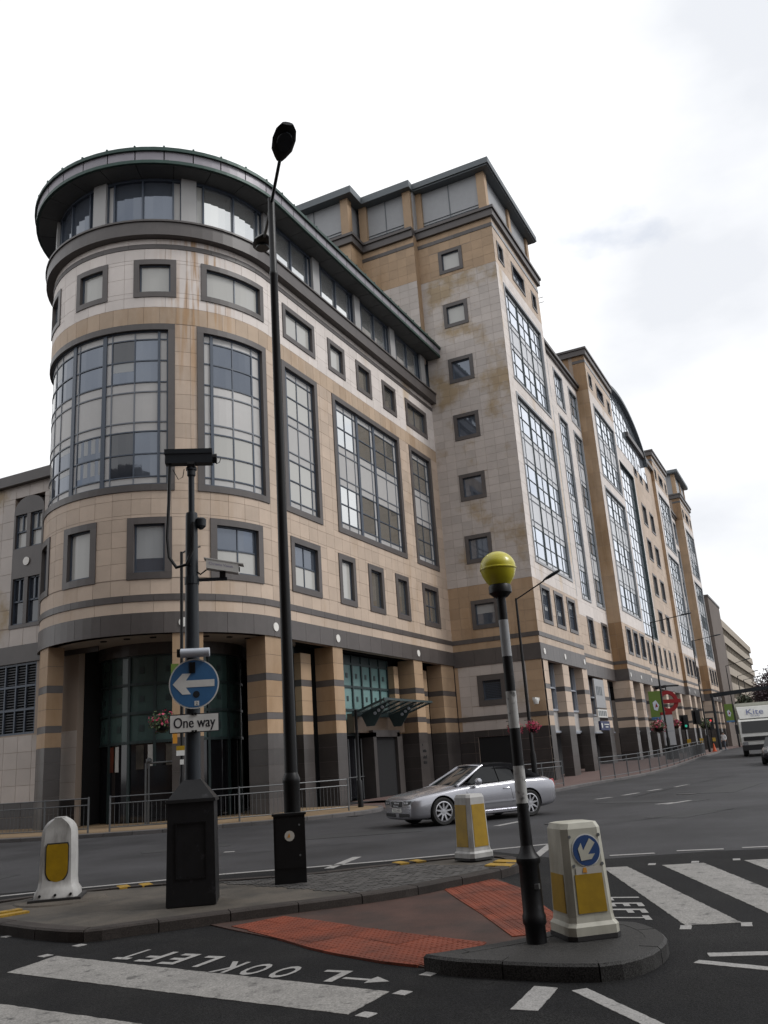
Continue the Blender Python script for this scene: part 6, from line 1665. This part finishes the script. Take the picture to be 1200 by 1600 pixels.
# box lorry
mat('lorry_white', (.58, .58, .55), .45, noise=.06, nscale=2); mat('lorry_cream', (.42, .42, .36), .55, noise=.08, nscale=2); mat('lorry_blue', (.10, .12, .25), .5)
LX = Vector((66.5, 4.75, gz(66.5)))
lo = thing('box_lorry', 'white box lorry with Kite on its cab roof coming down the street', 'lorry', LX, R(180 + 4))
def rbox(x0, x1, hw, z0, z1, c=.08, mi=0):
    mb__ = MB(); prof = [(-hw + c, z0), (hw - c, z0), (hw, z0 + c), (hw, z1 - c), (hw - c, z1), (-hw + c, z1), (-hw, z1 - c), (-hw, z0 + c)]
    mb__.extr([(x0, y, z) for y, z in prof], (x1 - x0, 0, 0)); return mb__
rbox(-6.2, -.35, 1.25, .95, 3.55, .05).build('box_body', 'lorry_cream', lo)
MB().box(-6.2, -.3, -.9, .9, .55, .95).build('chassis', 'trim_black', lo)
mb_ = MB(); hw = 1.12
mb_.extr([(-.3, -hw, .75), (1.5, -hw, .75), (1.55, -hw, 1.25), (1.35, -hw, 2.3), (1.1, -hw, 2.45), (-.3, -hw, 2.45)], (0, 2 * hw, 0)); mb_.build('cab', 'lorry_white', lo)
MB().hexa([(1.535, -1.0, 1.52), (1.535, 1.0, 1.52), (1.38, .95, 2.28), (1.38, -.95, 2.28), (1.55, -1.0, 1.52), (1.55, 1.0, 1.52), (1.40, .95, 2.28), (1.40, -.95, 2.28)]).build('windscreen', 'car_glass', lo)
for s in (1, -1):
    MB().box(.35, 1.15, s * 1.125 - .01, s * 1.125 + .01, 1.55, 2.25).build('side_window', 'car_glass', lo)
    MB().box(1.3, 1.5, s * 1.28 - .1, s * 1.28 + .1, 1.5, 2.1).build('mirror', 'trim_black', lo)
    MB().box(1.5, 1.6, s * .88 - .16, s * .88 + .16, .72, .95).build('headlight', 'lamp_clear', lo)
    for x in (.75, -4.6):
        t = MB(); t.lathe([(.25, -.14), (.44, -.14), (.47, 0), (.44, .14), (.25, .14)], (x, s * .98, .47), 20, axis='y'); w_ = t.build('wheel', 'tyre', lo, smooth=True); MB().lathe([(.25, .0), (.001, .0)], (x, s * 1.09, .47), 14, axis='y').build('hub', 'galv', w_)
MB().box(1.45, 1.62, -1.12, 1.12, .40, .74).build('bumper', 'trim_black', lo); MB().box(1.54, 1.60, -.95, .95, 1.02, 1.28).build('grille', 'trim_black', lo)
mb_ = MB(); mb_.hexa([(1.2, -1.0, 2.47), (1.2, 1.0, 2.47), (-.25, 1.1, 2.47), (-.25, -1.1, 2.47), (.7, -1.12, 3.25), (.7, 1.12, 3.25), (-.25, 1.15, 3.3), (-.25, -1.15, 3.3)]); df = mb_.build('wind_deflector', 'lorry_white', lo)
Yv = Vector((-.5, 0, .78)).normalized(); Nv = Vector((.78, 0, .5)).normalized()
mb_ = MB(); text_on(mb_, 'Kite', .62, Vector((1.07, 0, 2.72)), (0, 1, 0), Yv, Nv, .03, 'CENTER', 1.1); mb_.build('lettering', 'lorry_blue', df, recalc=False)
mb_ = MB(); text_on(mb_, 'GLASS', .14, Vector((1.16, 0, 2.58)), (0, 1, 0), Yv, Nv, .03, 'CENTER', 1.5); mb_.build('lettering', 'lorry_blue', df, recalc=False)

# dark car following beside the lorry
dc = thing('dark_car', 'dark car just beside the lorry, its flank in shade', 'car', (54.4, 2.97, gz(54.4)), R(181))
mat('dark_paint', (.012, .013, .018), .25, coat=.5)
secs = []
for x, w, zb, zs, zt in [(2.1, .6, .3, .58, .62), (1.95, .78, .2, .68, .74), (1.2, .86, .18, .85, .93), (.7, .87, .18, .92, 1.0), (-1.5, .87, .18, .95, 1.02), (-2.0, .82, .22, .92, 1.0), (-2.15, .7, .3, .75, .8)]:
    secs.append((x, [(0, zb), (w * .85, zb), (w, zb + .2), (w * .99, zs - .1), (w * .92, zs), (w * .5, zt), (0, zt)]))
b0 = raw(*loft(secs)); b0.modifiers.new('s', 'SUBSURF').levels = 2; b0.modifiers['s'].render_levels = 2
evaluated(b0, 'body', dc, ['dark_paint']); D.objects.remove(b0)
mb_ = MB(); mb_.hexa([(.75, -.74, .92), (.75, .74, .92), (-1.9, .72, .95), (-1.9, -.72, .95), (.0, -.58, 1.42), (.0, .58, 1.42), (-1.3, .56, 1.42), (-1.3, -.56, 1.42)]); mb_.build('cabin', 'car_glass', dc)
MB().box(-1.25, -.05, -.58, .58, 1.421, 1.45).build('roof', 'dark_paint', dc)
for x in (1.3, -1.3):
    for y, s in ((.78, 1), (-.78, -1)): wheel(dc, x, y, .31, s, 5)
for s in (1, -1): MB().lathe([(.09, 2.02), (.09, 2.1), (.001, 2.1)], (0, s * .6, .68), 12, axis='x').build('headlight', 'lamp_clear', dc)

# ------------------------------------------------------------------ people
mat('skin', (.36, .22, .16), .6); mat('hair', (.03, .022, .016), .7); mat('red_cloth', (.34, .012, .02), .8, noise=.1); mat('navy_cloth', (.014, .016, .03), .8); mat('white_cloth', (.6, .6, .6), .8); mat('jeans', (.07, .08, .10), .8)
def person(label, loc, rz, top, bottom, lean=0.0):
    o = thing('person', label, 'person', loc, rz)
    J = {'pel': (0, 0, .95), 'chest': (.02 + lean * .3, 0, 1.30), 'neck': (.03 + lean * .5, 0, 1.48), 'hd': (.05 + lean * .6, 0, 1.60), 'ht': (.05 + lean * .65, 0, 1.70),
         'sl': (.02 + lean * .45, .19, 1.42), 'el': (-.03 + lean * .3, .25, 1.14), 'hl': (.12 + lean * .3, .24, .92), 'fl': (.16 + lean * .3, .23, .84), 'sr': (.02 + lean * .45, -.19, 1.42), 'er': (-.06 + lean * .3, -.25, 1.14), 'hr': (.05 + lean * .3, -.26, .90), 'fr': (.08 + lean * .3, -.255, .82),
         'tl': (.0, .09, .90), 'kl': (.14, .10, .50), 'al': (.10, .10, .09), 'ol': (.26, .11, .04), 'tr': (0, -.09, .90), 'kr': (-.02, -.10, .50), 'ar': (-.24, -.10, .12), 'orr': (-.12, -.11, .04)}
    Rr = {'pel': .15, 'chest': .16, 'neck': .06, 'hd': .095, 'ht': .075, 'sl': .075, 'el': .05, 'hl': .038, 'fl': .03, 'sr': .075, 'er': .05, 'hr': .038, 'fr': .03, 'tl': .105, 'kl': .065, 'al': .045, 'ol': .035, 'tr': .105, 'kr': .065, 'ar': .045, 'orr': .035}
    E = [('pel', 'chest'), ('chest', 'neck'), ('neck', 'hd'), ('hd', 'ht'), ('chest', 'sl'), ('sl', 'el'), ('el', 'hl'), ('hl', 'fl'), ('chest', 'sr'), ('sr', 'er'), ('er', 'hr'), ('hr', 'fr'), ('pel', 'tl'), ('tl', 'kl'), ('kl', 'al'), ('al', 'ol'), ('pel', 'tr'), ('tr', 'kr'), ('kr', 'ar'), ('ar', 'orr')]
    ks = list(J); me = D.meshes.new('t'); me.from_pydata([J[k] for k in ks], [(ks.index(a), ks.index(b)) for a, b in E], [])
    t = D.objects.new('t', me); COL.objects.link(t); t.modifiers.new('k', 'SKIN'); sv = me.skin_vertices[0].data
    for i, k in enumerate(ks): sv[i].radius = (Rr[k], Rr[k]); sv[i].use_root = (k == 'pel')
    s_ = t.modifiers.new('s', 'SUBSURF'); s_.levels = 2; s_.render_levels = 2
    b_ = evaluated(t, 'body', o, ['skin', top, bottom]); D.objects.remove(t)
    for p in b_.data.polygons:
        c = p.center; p.material_index = 2 if c.z < .93 and abs(c.y) < .2 else (1 if .95 < c.z < 1.47 and not (c.z < 1.0 and abs(c.y) > .2) else 0)
    MB().lathe([(.095, -.02), (.105, .03), (.095, .085), (.06, .12), (.001, .13)], (.03 + lean * .6, 0, 1.62), 14).build('hair', 'hair', o, smooth=True)
    return o
pp = at_y(877, 1200, 14.25)
person('person in a red jacket and dark trousers half hidden by the corner pier', (48.55, 14.1, .12), R(60), 'red_cloth', 'navy_cloth', .1)
pw_ = at_y(1132, 1160, 9.6); person('person in a white top walking far along the pavement', (pw_.x, 9.6, gz(pw_.x) + .1), R(150), 'white_cloth', 'jeans')
